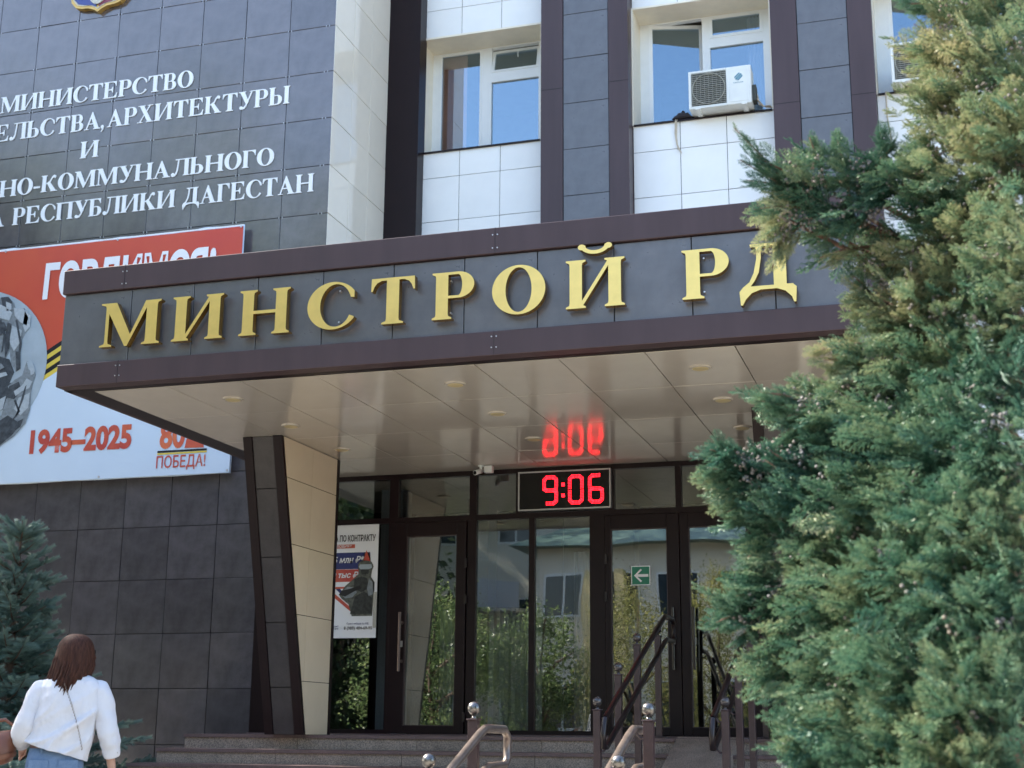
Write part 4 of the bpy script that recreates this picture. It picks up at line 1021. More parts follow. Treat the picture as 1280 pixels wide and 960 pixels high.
# ------------------------------------------------------------------ stairs, ramp
stairs = thing('entrance_stairs', None, None, (0, 0, 0)); stairs['kind'] = 'structure'
TR, RI = .33, (LZ - PZ) / 6
for s in range(6):
    yn = 12.0 - TR * s; zt = LZ - RI * s; xl = -6.93 - .09 * s; xr_ = 1.2 + .2 * s
    y1 = yn + TR - .0 if s else YG - .045
    segs = 7; w = (xr_ - xl) / segs
    for i in range(segs):
        a, b = xl + w * i, xl + w * (i + 1)
        obj('step_riser', MB().box(a + .002, b - .002, yn + .025, yn + .05, zt - RI + .0, zt - .03), M['granite'], stairs)
        o = obj('step_tread', MB().box(a + .0015, b - .0015, yn, max(y1, yn + TR) - .002, zt - .029, zt), M['granite_edge'], stairs)
    obj('step_core', MB().box(xl + .01, xr_ - .01, yn + .051, 13.2, PZ - .3, zt - .030), M['granite'], stairs)
rp = MB(); xa, xb = -2.26, -1.74
y0, y1, z0, z1 = 9.75, 12.05, PZ + .01, LZ + .012
rp.add([(xa, y0, z0), (xb, y0, z0), (xb, y1, z1), (xa, y1, z1), (xa, y0, z0 - .1), (xb, y0, z0 - .1), (xb, y1, z1 - .1), (xa, y1, z1 - .1)], [(0, 1, 2, 3), (7, 6, 5, 4), (0, 4, 5, 1), (1, 5, 6, 2), (2, 6, 7, 3), (3, 7, 4, 0)])
obj('ramp_plate', rp, M['granite'], stairs)
lower = thing('lower_steps', None, None); lower['kind'] = 'structure'
for s in range(2):
    yn = 7.0 - .33 * s; zt = -.93 - .11 * s
    obj('step_tread', MB().box(-3.2, -.7, yn, 7.30, zt - .03, zt), M['granite_edge'], lower); obj('step_riser', MB().box(-3.2, -.7, yn + .025, 7.299, GZ, zt - .031), M['granite'], lower)

# ------------------------------------------------------------------ railings
def railing(X, posts, inner, pm, bm_, rm, br, lab, loop_top=True):
    """posts: (y, ball z, base z); inner: +1 / -1 = side the handrails are on"""
    t = thing('railing', lab, 'railing', (X, posts[0][0], posts[0][2]))
    L0 = Vector((X, posts[0][0], posts[0][2]))
    for y, zb, z0 in posts:
        p = MB(); w = .026; y_, zt = y - L0.y, zb - .062 - L0.z
        p.box(-w, w, y_ - w, y_ + w, z0 - L0.z, zt); p.box(-w - .02, w + .02, y_ - w - .02, y_ + w + .02, z0 - L0.z, z0 - L0.z + .012)
        p.box(-w - .007, w + .007, y_ - w - .007, y_ + w + .007, zt, zt + .008)
        po_ = obj('post', p, pm, t); bevelmod(po_, .003)
        c = MB(); c.tube([(0, y_, zt + .008), (0, y_, zt + .016), (0, y_, zt + .03)], [.02, .011, .010], 14); c.sphere((0, y_, zb - L0.z), .035, 24, 16)
        obj('ball_finial', c, bm_, po_, True)
    (ya, za, _), (yb, zb, _) = posts[0], posts[-1]
    s = (posts[-2][1] - za) / (posts[-2][0] - ya) if len(posts) > 2 else (zb - za) / (yb - ya)
    ox = inner * .075
    def zz(y, off): return za + s * (y - ya) + off
    ztop = zz(posts[-1][0] - .1, -.085); h1 = ztop
    for_lo = ya - .02
    up = [(ox, for_lo - .06, zz(for_lo - .06, -.085) - .0), (ox, yb - .12, zz(yb - .12, -.085)), (ox, yb - .03, zz(yb - .03, -.085) - .008), (ox, yb + .30, zz(yb - .03, -.085) - .012), (ox, yb + .36, zz(yb - .03, -.085) - .05),
          (ox, yb + .36, zz(yb - .03, -.085) - .17), (ox, yb + .31, zz(yb - .03, -.085) - .20), (ox, yb + .02, zz(yb - .03, -.085) - .205), (ox, yb - .06, zz(yb - .06, -.085) - .215), (ox, for_lo - .02, zz(for_lo - .02, -.30)), (ox, for_lo - .10, zz(for_lo - .1, -.27)), (ox, for_lo - .12, zz(for_lo - .12, -.17)), (ox, for_lo - .06, zz(for_lo - .06, -.085))]
    r = MB(); r.tube([(x, y - L0.y, z - L0.z) for x, y, z in up], br, 14, caps=False); obj('handrail', r, rm, t, True)
    for y, zb_, z0 in posts:
        for off in (-.085, -.29):
            b = MB(); z = zz(min(y, yb - .02), off) - .02
            b.tube([(0, y - L0.y, z - .03 - L0.z), (ox * .6, y - L0.y, z - .035 - L0.z), (ox, y - L0.y, z - L0.z)], .007, 8)
            obj('bracket', b, pm, t)
    return t
UP = lambda o=0: [(9.99, .205, PZ), (10.67, .476, -.69 + .015), (11.36, .742, -.44 + .02), (12.22, .865, LZ)]
railing(-2.45, UP(), 1, M['post'], M['dark_steel'], M['rail_dark'], .021, 'dark railing with four ball topped posts left of the narrow ramp')
railing(-1.535, UP(), -1, M['post'], M['dark_steel'], M['rail_dark'], .021, 'dark railing right of the narrow ramp, partly behind the juniper')
railing(-2.45, [(6.57, -.146, -1.04), (7.24, .112, PZ)], 1, M['post'], M['steel'], M['rail_bronze'], .023, 'bronze handrail with brown posts nearest the camera, left one')
railing(-1.535, [(6.67, -.143, -1.04), (7.38, .112, PZ)], -1, M['post'], M['steel'], M['rail_bronze'], .023, 'bronze handrail with brown posts in front of the double door, right one')

# ------------------------------------------------------------------ foliage tools (numpy)
def np_mesh(name, V, F, m, tint=None, smooth=False):
    """V (n,3); F (k,3) triangles or (k,4) quads"""
    me = bpy.data.meshes.new(name); n, k = len(V), len(F); q = F.shape[1]
    me.vertices.add(n); me.vertices.foreach_set('co', np.ascontiguousarray(V, dtype=np.float32).ravel())
    me.loops.add(k * q); me.loops.foreach_set('vertex_index', np.ascontiguousarray(F, dtype=np.int32).ravel())
    me.polygons.add(k); me.polygons.foreach_set('loop_start', np.arange(0, k * q, q, dtype=np.int32)); me.polygons.foreach_set('loop_total', np.full(k, q, dtype=np.int32))
    if smooth: me.polygons.foreach_set('use_smooth', np.ones(k, dtype=bool))
    me.update(calc_edges=True)
    if tint is not None:
        a = me.attributes.new('tint', 'FLOAT', 'POINT'); a.data.foreach_set('value', np.ascontiguousarray(tint, dtype=np.float32))
    me.materials.append(m)
    return me
def unit(a): return a / np.maximum(np.linalg.norm(a, axis=-1, keepdims=True), 1e-9)
def frames(d, roll=None):
    """rotation matrices whose x axis is d (k,3)"""
    d = unit(d); up = np.where(np.abs(d[:, 2:3]) > .95, np.array([[1., 0, 0]]), np.array([[0., 0, 1]]))
    y = unit(np.cross(up, d)); z = np.cross(d, y)
    if roll is not None:
        c, s_ = np.cos(roll)[:, None], np.sin(roll)[:, None]; y, z = y * c + z * s_, z * c - y * s_
    return np.stack([d, y, z], -1)
def stamp(BV, BF, pos, fr, sc, tint, bt=None):
    k = len(pos); V = np.einsum('kij,nj->kni', fr, BV) * sc[:, None, None] + pos[:, None, :]
    F = (BF[None] + (np.arange(k) * len(BV))[:, None, None]).reshape(-1, BF.shape[1])
    T_ = np.repeat(tint[:, None], len(BV), 1) + (bt[None] if bt is not None else 0)
    return V.reshape(-1, 3), F, T_.ravel()

def leaflet(p, d, nrm, l, w):
    """thin diamond, 4 verts"""
    s_ = unit(np.cross(d, nrm)); return [p, p + d * l * .45 + s_ * w, p + d * l, p + d * l * .45 - s_ * w]
def juniper_spray(seed):
    r = np.random.default_rng(seed); V, F, B = [], [], []
    def q(p, d, n, l, w, b):
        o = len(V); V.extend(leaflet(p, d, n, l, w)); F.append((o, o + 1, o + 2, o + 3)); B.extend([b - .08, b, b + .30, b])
    ax = np.array([1., 0, 0]); N0 = np.array([0, 0, 1.])
    q(np.zeros(3), ax, N0, 1.0, .02, -.15)
    q(np.zeros(3), ax, np.array([0, 1., 0]), 1.0, .02, -.15)
    n = 15
    for i in range(n):
        t = .06 + .9 * i / n; side = 1 if i % 2 else -1; a = R(r.uniform(32, 52)) * side
        d = unit(np.array([math.cos(a), math.sin(a), r.uniform(-.28, .28)])); L_ = (.46 * (1 - t) ** .8 + .13) * r.uniform(.8, 1.15)
        p = np.array([t, 0, 0]); q(p, d, N0 + r.normal(0, .3, 3), L_, .020, .0); q(p, d, unit(np.cross(d, N0)) , L_, .020, .0)
        m_ = int(3 + L_ * 8)
        for j in range(m_):
            u = .15 + .8 * j / m_; a2 = a + R(r.uniform(30, 50)) * (1 if j % 2 else -1)
            d2 = unit(np.array([math.cos(a2), math.sin(a2), r.uniform(-.45, .45)]))
            q(p + d * L_ * u, d2, N0 + r.normal(0, .5, 3), (.13 * (1 - u) + .06) * r.uniform(.8, 1.2), .017, .06)
    return np.array(V), np.array(F), np.array(B)
SPR = [juniper_spray(i) for i in range(4)]

# ------------------------------------------------------------------ the big juniper on the right
jun = thing('juniper_tree', 'large blue green juniper with pale berries filling the right side', 'tree', (.45, 4.9, GZ))
JB = Vector((.45, 4.9, GZ))
def jl(v): return np.asarray(v) - np.array(JB)
tr = MB(); tr.tube([(0, 0, 0), (.03, .02, .6), (-.02, .04, 1.4), (.03, .02, 2.3), (0, 0, 3.2), (.02, 0, 4.1)], [.11, .095, .08, .06, .04, .015], 12); obj('trunk', tr, M['bark_red'], jun, True)
# clumps: photo pixel centre, half sizes, distance from the camera, colour offset (0 blue-green .. 1 yellowish)
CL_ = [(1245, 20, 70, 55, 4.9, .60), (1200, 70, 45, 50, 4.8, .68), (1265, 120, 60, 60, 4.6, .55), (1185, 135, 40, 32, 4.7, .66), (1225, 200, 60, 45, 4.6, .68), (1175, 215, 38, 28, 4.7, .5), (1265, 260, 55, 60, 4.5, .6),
       (1180, 275, 55, 40, 4.7, .38), (1130, 232, 38, 20, 4.8, .28), (1085, 222, 36, 17, 4.85, .26), (1040, 222, 30, 20, 4.9, .32), (1000, 238, 20, 24, 4.9, .52), (985, 275, 16, 26, 4.9, .68), (1030, 258, 26, 14, 4.9, .2), (1075, 266, 30, 18, 4.8, .22), (1045, 295, 22, 18, 4.9, .35),
       (1160, 330, 38, 30, 4.7, .6), (1225, 330, 55, 45, 4.6, .62), (1112, 325, 24, 28, 4.85, .5), (1098, 372, 20, 24, 4.8, .55), (1165, 390, 60, 40, 4.6, .66), (1240, 410, 50, 50, 4.4, .45), (1128, 410, 34, 33, 4.7, .52), (1100, 465, 40, 30, 4.6, .45),
       (1165, 470, 55, 42, 4.5, .50), (1235, 490, 55, 48, 4.2, .30), (1060, 500, 35, 22, 4.6, .36), (1005, 505, 35, 15, 4.6, .38), (1040, 530, 50, 22, 4.5, .42), (1110, 540, 60, 40, 4.4, .50), (1190, 560, 60, 45, 4.1, .40), (1250, 580, 50, 50, 3.9, .35),
       (1003, 565, 42, 26, 4.5, .30), (948, 588, 40, 20, 4.5, .26), (923, 575, 20, 14, 4.5, .28), (1053, 590, 55, 34, 4.4, .48), (1110, 620, 60, 40, 4.2, .52), (948, 625, 32, 18, 4.5, .34), (1003, 635, 45, 30, 4.4, .46), (1068, 660, 55, 40, 4.3, .52), (1180, 650, 65, 45, 3.9, .36), (1250, 680, 55, 50, 3.7, .40),
       (973, 680, 30, 22, 4.5, .36), (1028, 705, 45, 32, 4.3, .50), (1110, 720, 60, 42, 4.0, .38), (1190, 750, 65, 50, 3.7, .32), (973, 740, 34, 22, 4.4, .34), (938, 770, 36, 12, 4.4, .36), (1018, 770, 45, 30, 4.3, .42), (1080, 790, 55, 42, 4.0, .32), (1255, 790, 50, 60, 3.5, .38), (1003, 825, 42, 20, 4.3, .52), (973, 845, 24, 12, 4.3, .6),
       (1060, 860, 50, 40, 4.0, .40), (1140, 850, 60, 50, 3.7, .34), (1230, 880, 60, 55, 3.4, .36), (1030, 925, 38, 40, 4.0, .48), (1110, 940, 55, 50, 3.7, .42), (1200, 960, 60, 50, 3.4, .44), (1060, 1000, 55, 50, 3.8, .4), (1150, 1040, 80, 60, 3.6, .4),
       (1270, 340, 40, 60, 4.2, .5), (1270, 180, 40, 50, 4.4, .6)]
CL_ += [(x_, y_, 55, 45, 4.9 - max(0, y_ - 300) * .0012, .38 + .12 * math.sin(x_ * .05 + y_ * .03)) for x_, y_ in ((1180, 360), (1240, 300), (1180, 440), (1250, 460), (1130, 500), (1190, 520), (1120, 580), (1230, 620), (1120, 680), (1060, 620), (1200, 700), (1110, 770), (1230, 830), (1120, 890), (1200, 930), (1250, 990), (1170, 590), (1260, 760))]
# leading tips: pixel from, pixel to, distance
TIPS = [((1000, 250), (918, 160), 4.9, .45), ((1005, 232), (945, 196), 4.9, .35), ((1000, 250), (925, 200), 4.9, .3), ((1000, 240), (932, 225), 4.9, .4), ((1000, 260), (942, 262), 4.9, .25), ((985, 285), (965, 335), 4.9, .68), ((1000, 280), (982, 310), 4.9, .7),
        ((1060, 235), (1045, 165), 4.85, .35), ((1030, 225), (1012, 172), 4.85, .4), ((1110, 200), (1100, 165), 4.8, .3), ((1090, 215), (1120, 180), 4.8, .35), ((1080, 310), (1025, 322), 4.8, .72), ((1090, 370), (1066, 345), 4.8, .4), ((1080, 430), (1010, 442), 4.6, .62), ((1070, 455), (1030, 450), 4.6, .5), ((1060, 440), (1045, 470), 4.6, .4),
        ((1010, 505), (950, 490), 4.55, .36), ((1000, 515), (942, 500), 4.55, .34), ((1030, 520), (985, 520), 4.5, .4), ((946, 585), (888, 562), 4.5, .22), ((946, 590), (896, 548), 4.5, .25), ((936, 600), (884, 585), 4.5, .3), ((941, 610), (906, 612), 4.5, .35), ((956, 625), (909, 640), 4.5, .35), ((951, 635), (921, 655), 4.5, .3), ((1016, 620), (956, 575), 4.4, .3), ((1006, 600), (958, 560), 4.4, .3),
        ((966, 680), (931, 700), 4.5, .35), ((971, 740), (921, 745), 4.4, .32), ((951, 760), (896, 778), 4.4, .38), ((961, 770), (921, 800), 4.4, .4), ((1006, 820), (946, 838), 4.3, .58), ((1006, 835), (961, 862), 4.3, .6), ((1016, 860), (981, 870), 4.3, .5), ((1026, 880), (1001, 890), 4.1, .5), ((1020, 920), (980, 940), 4.0, .5),
        ((1170, 130), (1128, 105), 4.7, .65), ((1190, 60), (1142, 30), 4.8, .6), ((1190, 70), (1150, 60), 4.8, .6), ((1180, 10), (1125, 5), 4.8, .35), ((1170, 170), (1130, 190), 4.8, .5)]
POS, DIR, SCL, TNT = [], [], [], []
cones = []; br = MB()
trunk_top = lambda z: Vector((.45, 4.9, z))
for cx, cy, rx, ry, dd, tn in CL_:
    n = int(rx * ry * 3.14 * .0118) + 8
    c0 = at(cx, cy, dd); sxm = rx / FPX * dd; szm = ry / FPX * dd; dep = min(sxm, szm) * 1.3 + .05
    out = Vector((c0.x - .45, c0.y - 4.9, 0)); out = out.normalized() if out.length > .05 else Vector((-1, -.5, 0))
    base = np.array([out.x, out.y, .18])
    clumpdir = unit(base + rng.normal(0, .25, 3))
    for i in range(n):
        a, b, c = rng.normal(0, .48, 3)
        p = c0 + CR * float(a) * sxm + CU * float(b) * szm + CF * float(c) * dep
        POS.append(p[:]); dr = clumpdir + np.array([CR[:]])[0] * a * .45 + np.array(CU[:]) * b * .45 - np.array(CF[:]) * .25 + rng.normal(0, .22, 3) - np.array([0, 0, .12])
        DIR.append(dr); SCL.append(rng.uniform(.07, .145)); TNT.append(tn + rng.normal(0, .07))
    t0 = trunk_top(max(c0.z - .35 * (c0 - Vector((.45, 4.9, c0.z))).length - .1, GZ + .2)); mid = (t0 + c0) / 2 - Vector((0, 0, .05))
    br.tube([jl(t0), jl(mid), jl(c0)], [.022, .014, .005], 6)
    for _ in range(int(rng.integers(4, 10))):      # berry clusters
        g = c0 + CR * float(rng.normal(0, .5)) * sxm + CU * float(rng.normal(0, .5)) * szm - CF * float(rng.uniform(0, 1)) * dep
        for _ in range(int(rng.integers(4, 14))): cones.append((np.array(g[:]) + rng.normal(0, .016, 3), rng.uniform(.0040, .0068)))
for (x0, y0), (x1, y1), dd, tn in TIPS:
    a, b = at(x0, y0, dd), at(x1, y1, dd - .05); d = b - a; L_ = d.length
    br.tube([jl(a - d * .2), jl(a.lerp(b, .5) + Vector((0, 0, .01))), jl(b)], [.006, .004, .0015], 5)
    n = int(7 + L_ * 55)
    for i in range(n):
        t = (i + .5) / n; p = a.lerp(b, t * .85) + Vector(rng.normal(0, .012, 3))
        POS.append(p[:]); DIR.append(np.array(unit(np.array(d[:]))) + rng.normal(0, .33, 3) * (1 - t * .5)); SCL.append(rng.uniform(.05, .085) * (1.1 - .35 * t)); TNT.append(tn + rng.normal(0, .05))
# the rest of the crown, away from the camera and out of the frame
for i in range(2600):
    z = rng.uniform(GZ + .2, 4.2); rad = (1.0 - .16 * max(z, 0)) * (.9 + .25 * math.sin(z * 5) + .15 * math.sin(z * 11)); an = rng.uniform(0, 2 * math.pi); u = rng.uniform(.35, 1) ** .6
    p = Vector((.62 + math.cos(an) * rad * u * .8, 5.2 + math.sin(an) * rad * u * .8, z))
    v = p; zc = v.dot(CF); px = 640 + FPX * v.dot(CR) / zc
    if px < 1165 - (60 if 560 < 480 - FPX * v.dot(CU) / zc else 0): continue
    POS.append(p[:]); DIR.append(np.array([math.cos(an), math.sin(an), .3]) + rng.normal(0, .3, 3)); SCL.append(rng.uniform(.07, .13)); TNT.append(.42 + .18 * math.sin(z * 4 + an) + rng.normal(0, .06))
POS = np.array(POS); DIR = np.array(DIR); SCL = np.array(SCL); TNT = np.array(TNT) - .12
VV, FF, TT = [], [], []; off = 0; idx = rng.integers(0, 4, len(POS))
for s in range(4):
    k = idx == s; BV, BF, Bt = SPR[s]
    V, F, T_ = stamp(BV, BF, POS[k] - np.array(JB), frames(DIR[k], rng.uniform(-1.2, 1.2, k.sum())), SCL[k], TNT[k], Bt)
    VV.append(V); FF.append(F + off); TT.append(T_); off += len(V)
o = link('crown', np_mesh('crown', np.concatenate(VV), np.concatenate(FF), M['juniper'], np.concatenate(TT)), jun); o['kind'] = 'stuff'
print('juniper sprays', len(POS), 'quads', sum(len(f) for f in FF))
o = obj('branches', br, M['bark_red'], jun, True); o['kind'] = 'stuff'
t_ = (1 + 5 ** .5) / 2; IV = unit(np.array([(-1, t_, 0), (1, t_, 0), (-1, -t_, 0), (1, -t_, 0), (0, -1, t_), (0, 1, t_), (0, -1, -t_), (0, 1, -t_), (t_, 0, -1), (t_, 0, 1), (-t_, 0, -1), (-t_, 0, 1)], float))
IF = np.array([(0, 11, 5), (0, 5, 1), (0, 1, 7), (0, 7, 10), (0, 10, 11), (1, 5, 9), (5, 11, 4), (11, 10, 2), (10, 7, 6), (7, 1, 8), (3, 9, 4), (3, 4, 2), (3, 2, 6), (3, 6, 8), (3, 8, 9), (4, 9, 5), (2, 4, 11), (6, 2, 10), (8, 6, 7), (9, 8, 1)])
cp = np.array([c[0] for c in cones]) - np.array(JB); cs = np.array([c[1] for c in cones])
V, F, _ = stamp(IV, IF, cp, np.repeat(np.eye(3)[None], len(cp), 0), cs, np.zeros(len(cp)))
o = link('berries', np_mesh('berries', V, F, M['cone'], smooth=True), jun); o['kind'] = 'stuff'

# ------------------------------------------------------------------ blue spruce on the left
spb = Vector((-8.55, 11.5, GZ)); TOPZ = 1.94 - GZ
spr = thing('blue_spruce', 'blue green spruce standing by the dark wall behind the walking woman', 'tree', spb[:])
m = MB(); m.tube([(0, 0, 0), (0, 0, TOPZ * .5), (0, 0, TOPZ - .25), (0, 0, TOPZ)], [.07, .045, .012, .008], 10); obj('trunk', m, M['bark'], spr, True)
def finger(seed):
    r = np.random.default_rng(seed); V, F = [], []
    n = 170
    for i in range(n):
        t = i / n; a = i * 2.4; d = unit(np.array([.6, math.cos(a) * .85, math.sin(a) * .85])); p = np.array([t * .93, 0, 0]); l = .27 * (1 - .1 * t)
        s_ = unit(np.cross(d, [0.3, math.sin(a), -math.cos(a)])) * .011; o = len(V); V += [p - s_, p + s_, p + d * l]; F.append((o, o + 1, o + 2))
    return np.array(V), np.array(F)
FV, FT = finger(3)
POS, DIR, SCL, TNT = [], [], [], []; lb = MB()
z = TOPZ - .12; ring = 0
while z > .15:
    below = TOPZ - z; Lb = min(.08 + below * .33 + max(0, below - 1.55) * .72, 1.7); nb = 5 if below < .6 else 8
    for k in range(nb):
        a = 2 * math.pi * (k + .37 * ring) / nb + random.uniform(-.25, .25); L1 = Lb * random.uniform(.78, 1.12); rise = .50 - min(below * .22, .62)
        b0 = np.array([0, 0, z + random.uniform(-.05, .05)]); dirn = np.array([math.cos(a), math.sin(a), rise]); tip = b0 + dirn * L1
        tip[2] += .10 * L1
        midp = (b0 + tip) / 2 - np.array([0, 0, .06 * L1]); lb.tube([b0, midp, tip], [.012, .008, .003], 5)
        nn = max(3, int(L1 / .052))
        for j in range(nn):
            t = .18 + .82 * (j + .5) / nn; c = b0 * (1 - t) ** 2 + 2 * midp * t * (1 - t) + tip * t * t; tw = min(.34, L1 * .40) * (1 - t * .75) + .05
            side = np.array([-math.sin(a), math.cos(a), 0.])
            for sg in (-1, 1):
                d = unit(dirn * .8 + side * sg * 1.0 + np.array([0, 0, random.uniform(-.1, .3)]))
                ns = max(1, int(tw / .08))
                for q_ in range(ns):
                    POS.append(c + d * tw * (q_ / ns)); DIR.append(d + rng.normal(0, .22, 3)); SCL.append(random.uniform(.085, .13)); TNT.append(.40 + .25 * t + random.gauss(0, .08))
            POS.append(c); DIR.append(dirn + np.array([0, 0, .5]) + rng.normal(0, .3, 3)); SCL.append(.10); TNT.append(.4 + .3 * t)
        POS.append(tip); DIR.append(dirn + np.array([0, 0, .2])); SCL.append(.13); TNT.append(.8)
    z -= .095 + .03 * min(below, 1.5); ring += 1
for k in range(3): POS.append(np.array([0, 0, TOPZ - .22 + .07 * k])); DIR.append(np.array([0, 0.05, 1])); SCL.append(.13); TNT.append(.75)
for k in range(5):
    a = k * 1.256; POS.append(np.array([0, 0, TOPZ - .2])); DIR.append(np.array([math.cos(a), math.sin(a), .7])); SCL.append(.13); TNT.append(.7)
POS = np.array(POS); V, F, T_ = stamp(FV, FT, POS, frames(np.array(DIR), rng.uniform(-3, 3, len(POS))), np.array(SCL), np.array(TNT) - .15)
o = link('crown', np_mesh('crown', V, F, M['spruce'], T_), spr); o['kind'] = 'stuff'; print('spruce tris', len(F))
o = obj('branches', lb, M['bark'], spr, True); o['kind'] = 'stuff'

# ------------------------------------------------------------------ the street side behind the camera (seen in the tiles and panes)
def broad_tree(x, y, h, rad, label, m, crown_base=.3, n=5200, size=.13, group=None):
    t = thing('street_tree', label, 'tree', (x, y, GZ)); 
    if group: t['group'] = group
    mb = MB(); mb.tube([(0, 0, 0), (.05, 0, h * .3), (0, .1, h * .6), (.1, 0, h * .9)], [.03 * h * .6, .022 * h * .6, .012 * h * .6, .02], 10)
    for k in range(9):
        a = k * 2.4; z0 = h * (crown_base + .05 * k); mb.tube([(0, 0, z0), (math.cos(a) * rad * .4, math.sin(a) * rad * .4, z0 + h * .1), (math.cos(a) * rad * .8, math.sin(a) * rad * .8, z0 + h * .15)], [.05, .03, .01], 6)
    obj('trunk', mb, M['bark'], t, True)
    nc = 46; cz = h * (crown_base + 1) / 2; hz = h * (1 - crown_base) / 2
    v = unit(rng.normal(0, 1, (nc, 3))) * rng.uniform(.35, 1, (nc, 1)) ** .5
    C = v * np.array([rad, rad, hz]) + np.array([0, 0, cz]); ci = rng.integers(0, nc, n)
    Pn = C[ci] + rng.normal(0, 1, (n, 3)) * np.array([rad, rad, hz]) * .13
    LV = np.array([(0, 0, 0), (.5, .28, .05), (1, 0, 0), (.5, -.28, .05)]); LF = np.array([(0, 1, 2, 3)])
    V, F, T_ = stamp(LV, LF, Pn, frames(rng.normal(0, 1, (n, 3)) + np.array([0, 0, -.3]), rng.uniform(-3, 3, n)), rng.uniform(.7, 1.3, n) * size, rng.uniform(.1, .8, n))
    o = link('crown', np_mesh('crown', V, F, m, T_), t); o['kind'] = 'stuff'
    return t
broad_tree(-11.6, -4.6, 4.6, 1.9, 'leafy green street tree across from the left door', M['leaf'], .12, 16000, .09)
broad_tree(-9.1, -5.2, 4.1, 1.1, 'narrow green tree across from the middle glass panels', M['leaf'], .15, 9000, .09)
broad_tree(-7.2, -6.5, 4.5, 1.5, 'yellowing bushy tree across from the double door', M['leaf_yellow'], .05, 12000, .07)
broad_tree(-5.1, -6.0, 4.9, 1.2, 'taller yellowing tree across from the right door leaf', M['leaf_yellow'], .05, 12000, .07)
broad_tree(-28, -15.0, 25.5, 6.5, 'very tall plane tree across from the dark tiled wall', M['leaf'], .25, 15000, .30)
broad_tree(-20.0, -18.0, 21.5, 5.0, 'tall plane tree behind the very tall one', M['leaf'], .25, 11000, .30)
broad_tree(-38.0, -16.0, 24.0, 6.0, 'tall plane tree at the far left of the street', M['leaf'], .25, 9000, .30)
broad_tree(7.5, -8.0, 12, 3.2, 'mid height tree at the right end of the street', M['leaf'], .3, 7000, .25)

for i_, (x_, y_, h_) in enumerate(((-44, -14, 11), (-38.5, -13, 10), (-33, -14, 11), (-28, -13, 10.5), (-23, -14, 10.5), (-18.5, -15, 8.5), (-49.5, -14, 11))):  # dense dark row added so the lower wall tiles mirror less light
    broad_tree(x_, y_, h_, 3.9, ('far left', 'second', 'third', 'fourth', 'fifth', 'sixth', 'outermost')[i_] + ' low dense tree in the row added to darken the wall reflections', M['leaf_dark'], .0, 8000, .30, 'dense trees added to darken the wall reflections')
for i_, (x_, y_, h_) in enumerate(((-14.2, 4.2, 10.2), (-13.6, 8.0, 9.8), (-15.0, 11.2, 10.5))):  # added out of frame to keep sun off the woman, spruce and steps
    broad_tree(x_, y_, h_, 2.6, ('nearest', 'middle', 'rearmost')[i_] + ' of the three added unseen shade trees left of the spruce, in front of the dark wall', M['leaf_dark'], .22, 12000, .17, 'unseen trees added for shade left of the spruce')
def block(name, label, x0, x1, y, z1, wall_m, nx_, nz_, roof_m=None, over=0, parts=None):
    t = thing(name, label, 'building', ((x0 + x1) / 2, y, GZ)); W_ = x1 - x0; H_ = z1 - GZ; hw = W_ / 2
    obj('wall', MB().box(-hw, hw, -12, 0, 0, H_), wall_m, t)
    for i in range(nx_):
        for k in range(nz_):
            cx = -hw + W_ * (i + .5) / nx_; cz = H_ * (k + .55) / nz_
            w = MB().box(cx - .65, cx + .65, 0.0, .04, cz - .75, cz + .75); fr_ = obj('window', w, M['pvc'], t)
            g = MB()
            for sx in (-1, 1): g.box(cx + (-.58 if sx < 0 else .04), cx + (-.04 if sx < 0 else .58), .04, .05, cz - .67, cz + .67)
            obj('glass', g, M['far_glass'], fr_)
    if roof_m:
        r = MB(); r.add([(-hw - over, over, H_), (hw + over, over, H_), (hw + over, -12 - over, H_), (-hw - over, -12 - over, H_), (-hw * .6, -6, H_ + 2.2), (hw * .6, -6, H_ + 2.2)], [(0, 1, 5, 4), (1, 2, 5), (2, 3, 4, 5), (3, 0, 4), (3, 2, 1, 0)])
        obj('roof', r, roof_m, t)
    else: obj('roof', MB().box(-hw - .2, hw + .2, -12.2, .2, H_, H_ + .3), M['plaster2'], t)
    return t
a = block('apartment_building', 'cream apartment block across the street with rows of white windows', -31, -13.4, -22, 15.5, M['plaster'], 6, 5)
for i, x in enumerate((-5.5, -1.0, 3.5, 6.6)):
    for z in (5.4, 8.9, 12.2):
        bc = MB().box(x - 1.1, x + 1.1, .05, 1.2, z - .15, z); b_ = obj('balcony', bc, M['plaster2'], a)
        rl = MB().box(x - 1.1, x + 1.1, 1.12, 1.2, z, z + .95); obj('parapet', rl, M['sheer'], b_)
b = block('low_house', 'low cream house with a green metal roof behind the street trees', -13.0, -5.4, -18, 5.9, M['plaster'], 4, 2, M['green_roof'], .7)
for x in (-1.9, -.9): obj('corner_pier', MB().box(x - .16, x + .16, .051, .5, .4, 6.2), M['sunlit_yellow'], b)
block('office_tower', 'grey plastered office block far across the street to the right', -4.6, 16, -24, 11, M['plaster2'], 7, 4, M['green_roof'], .6)

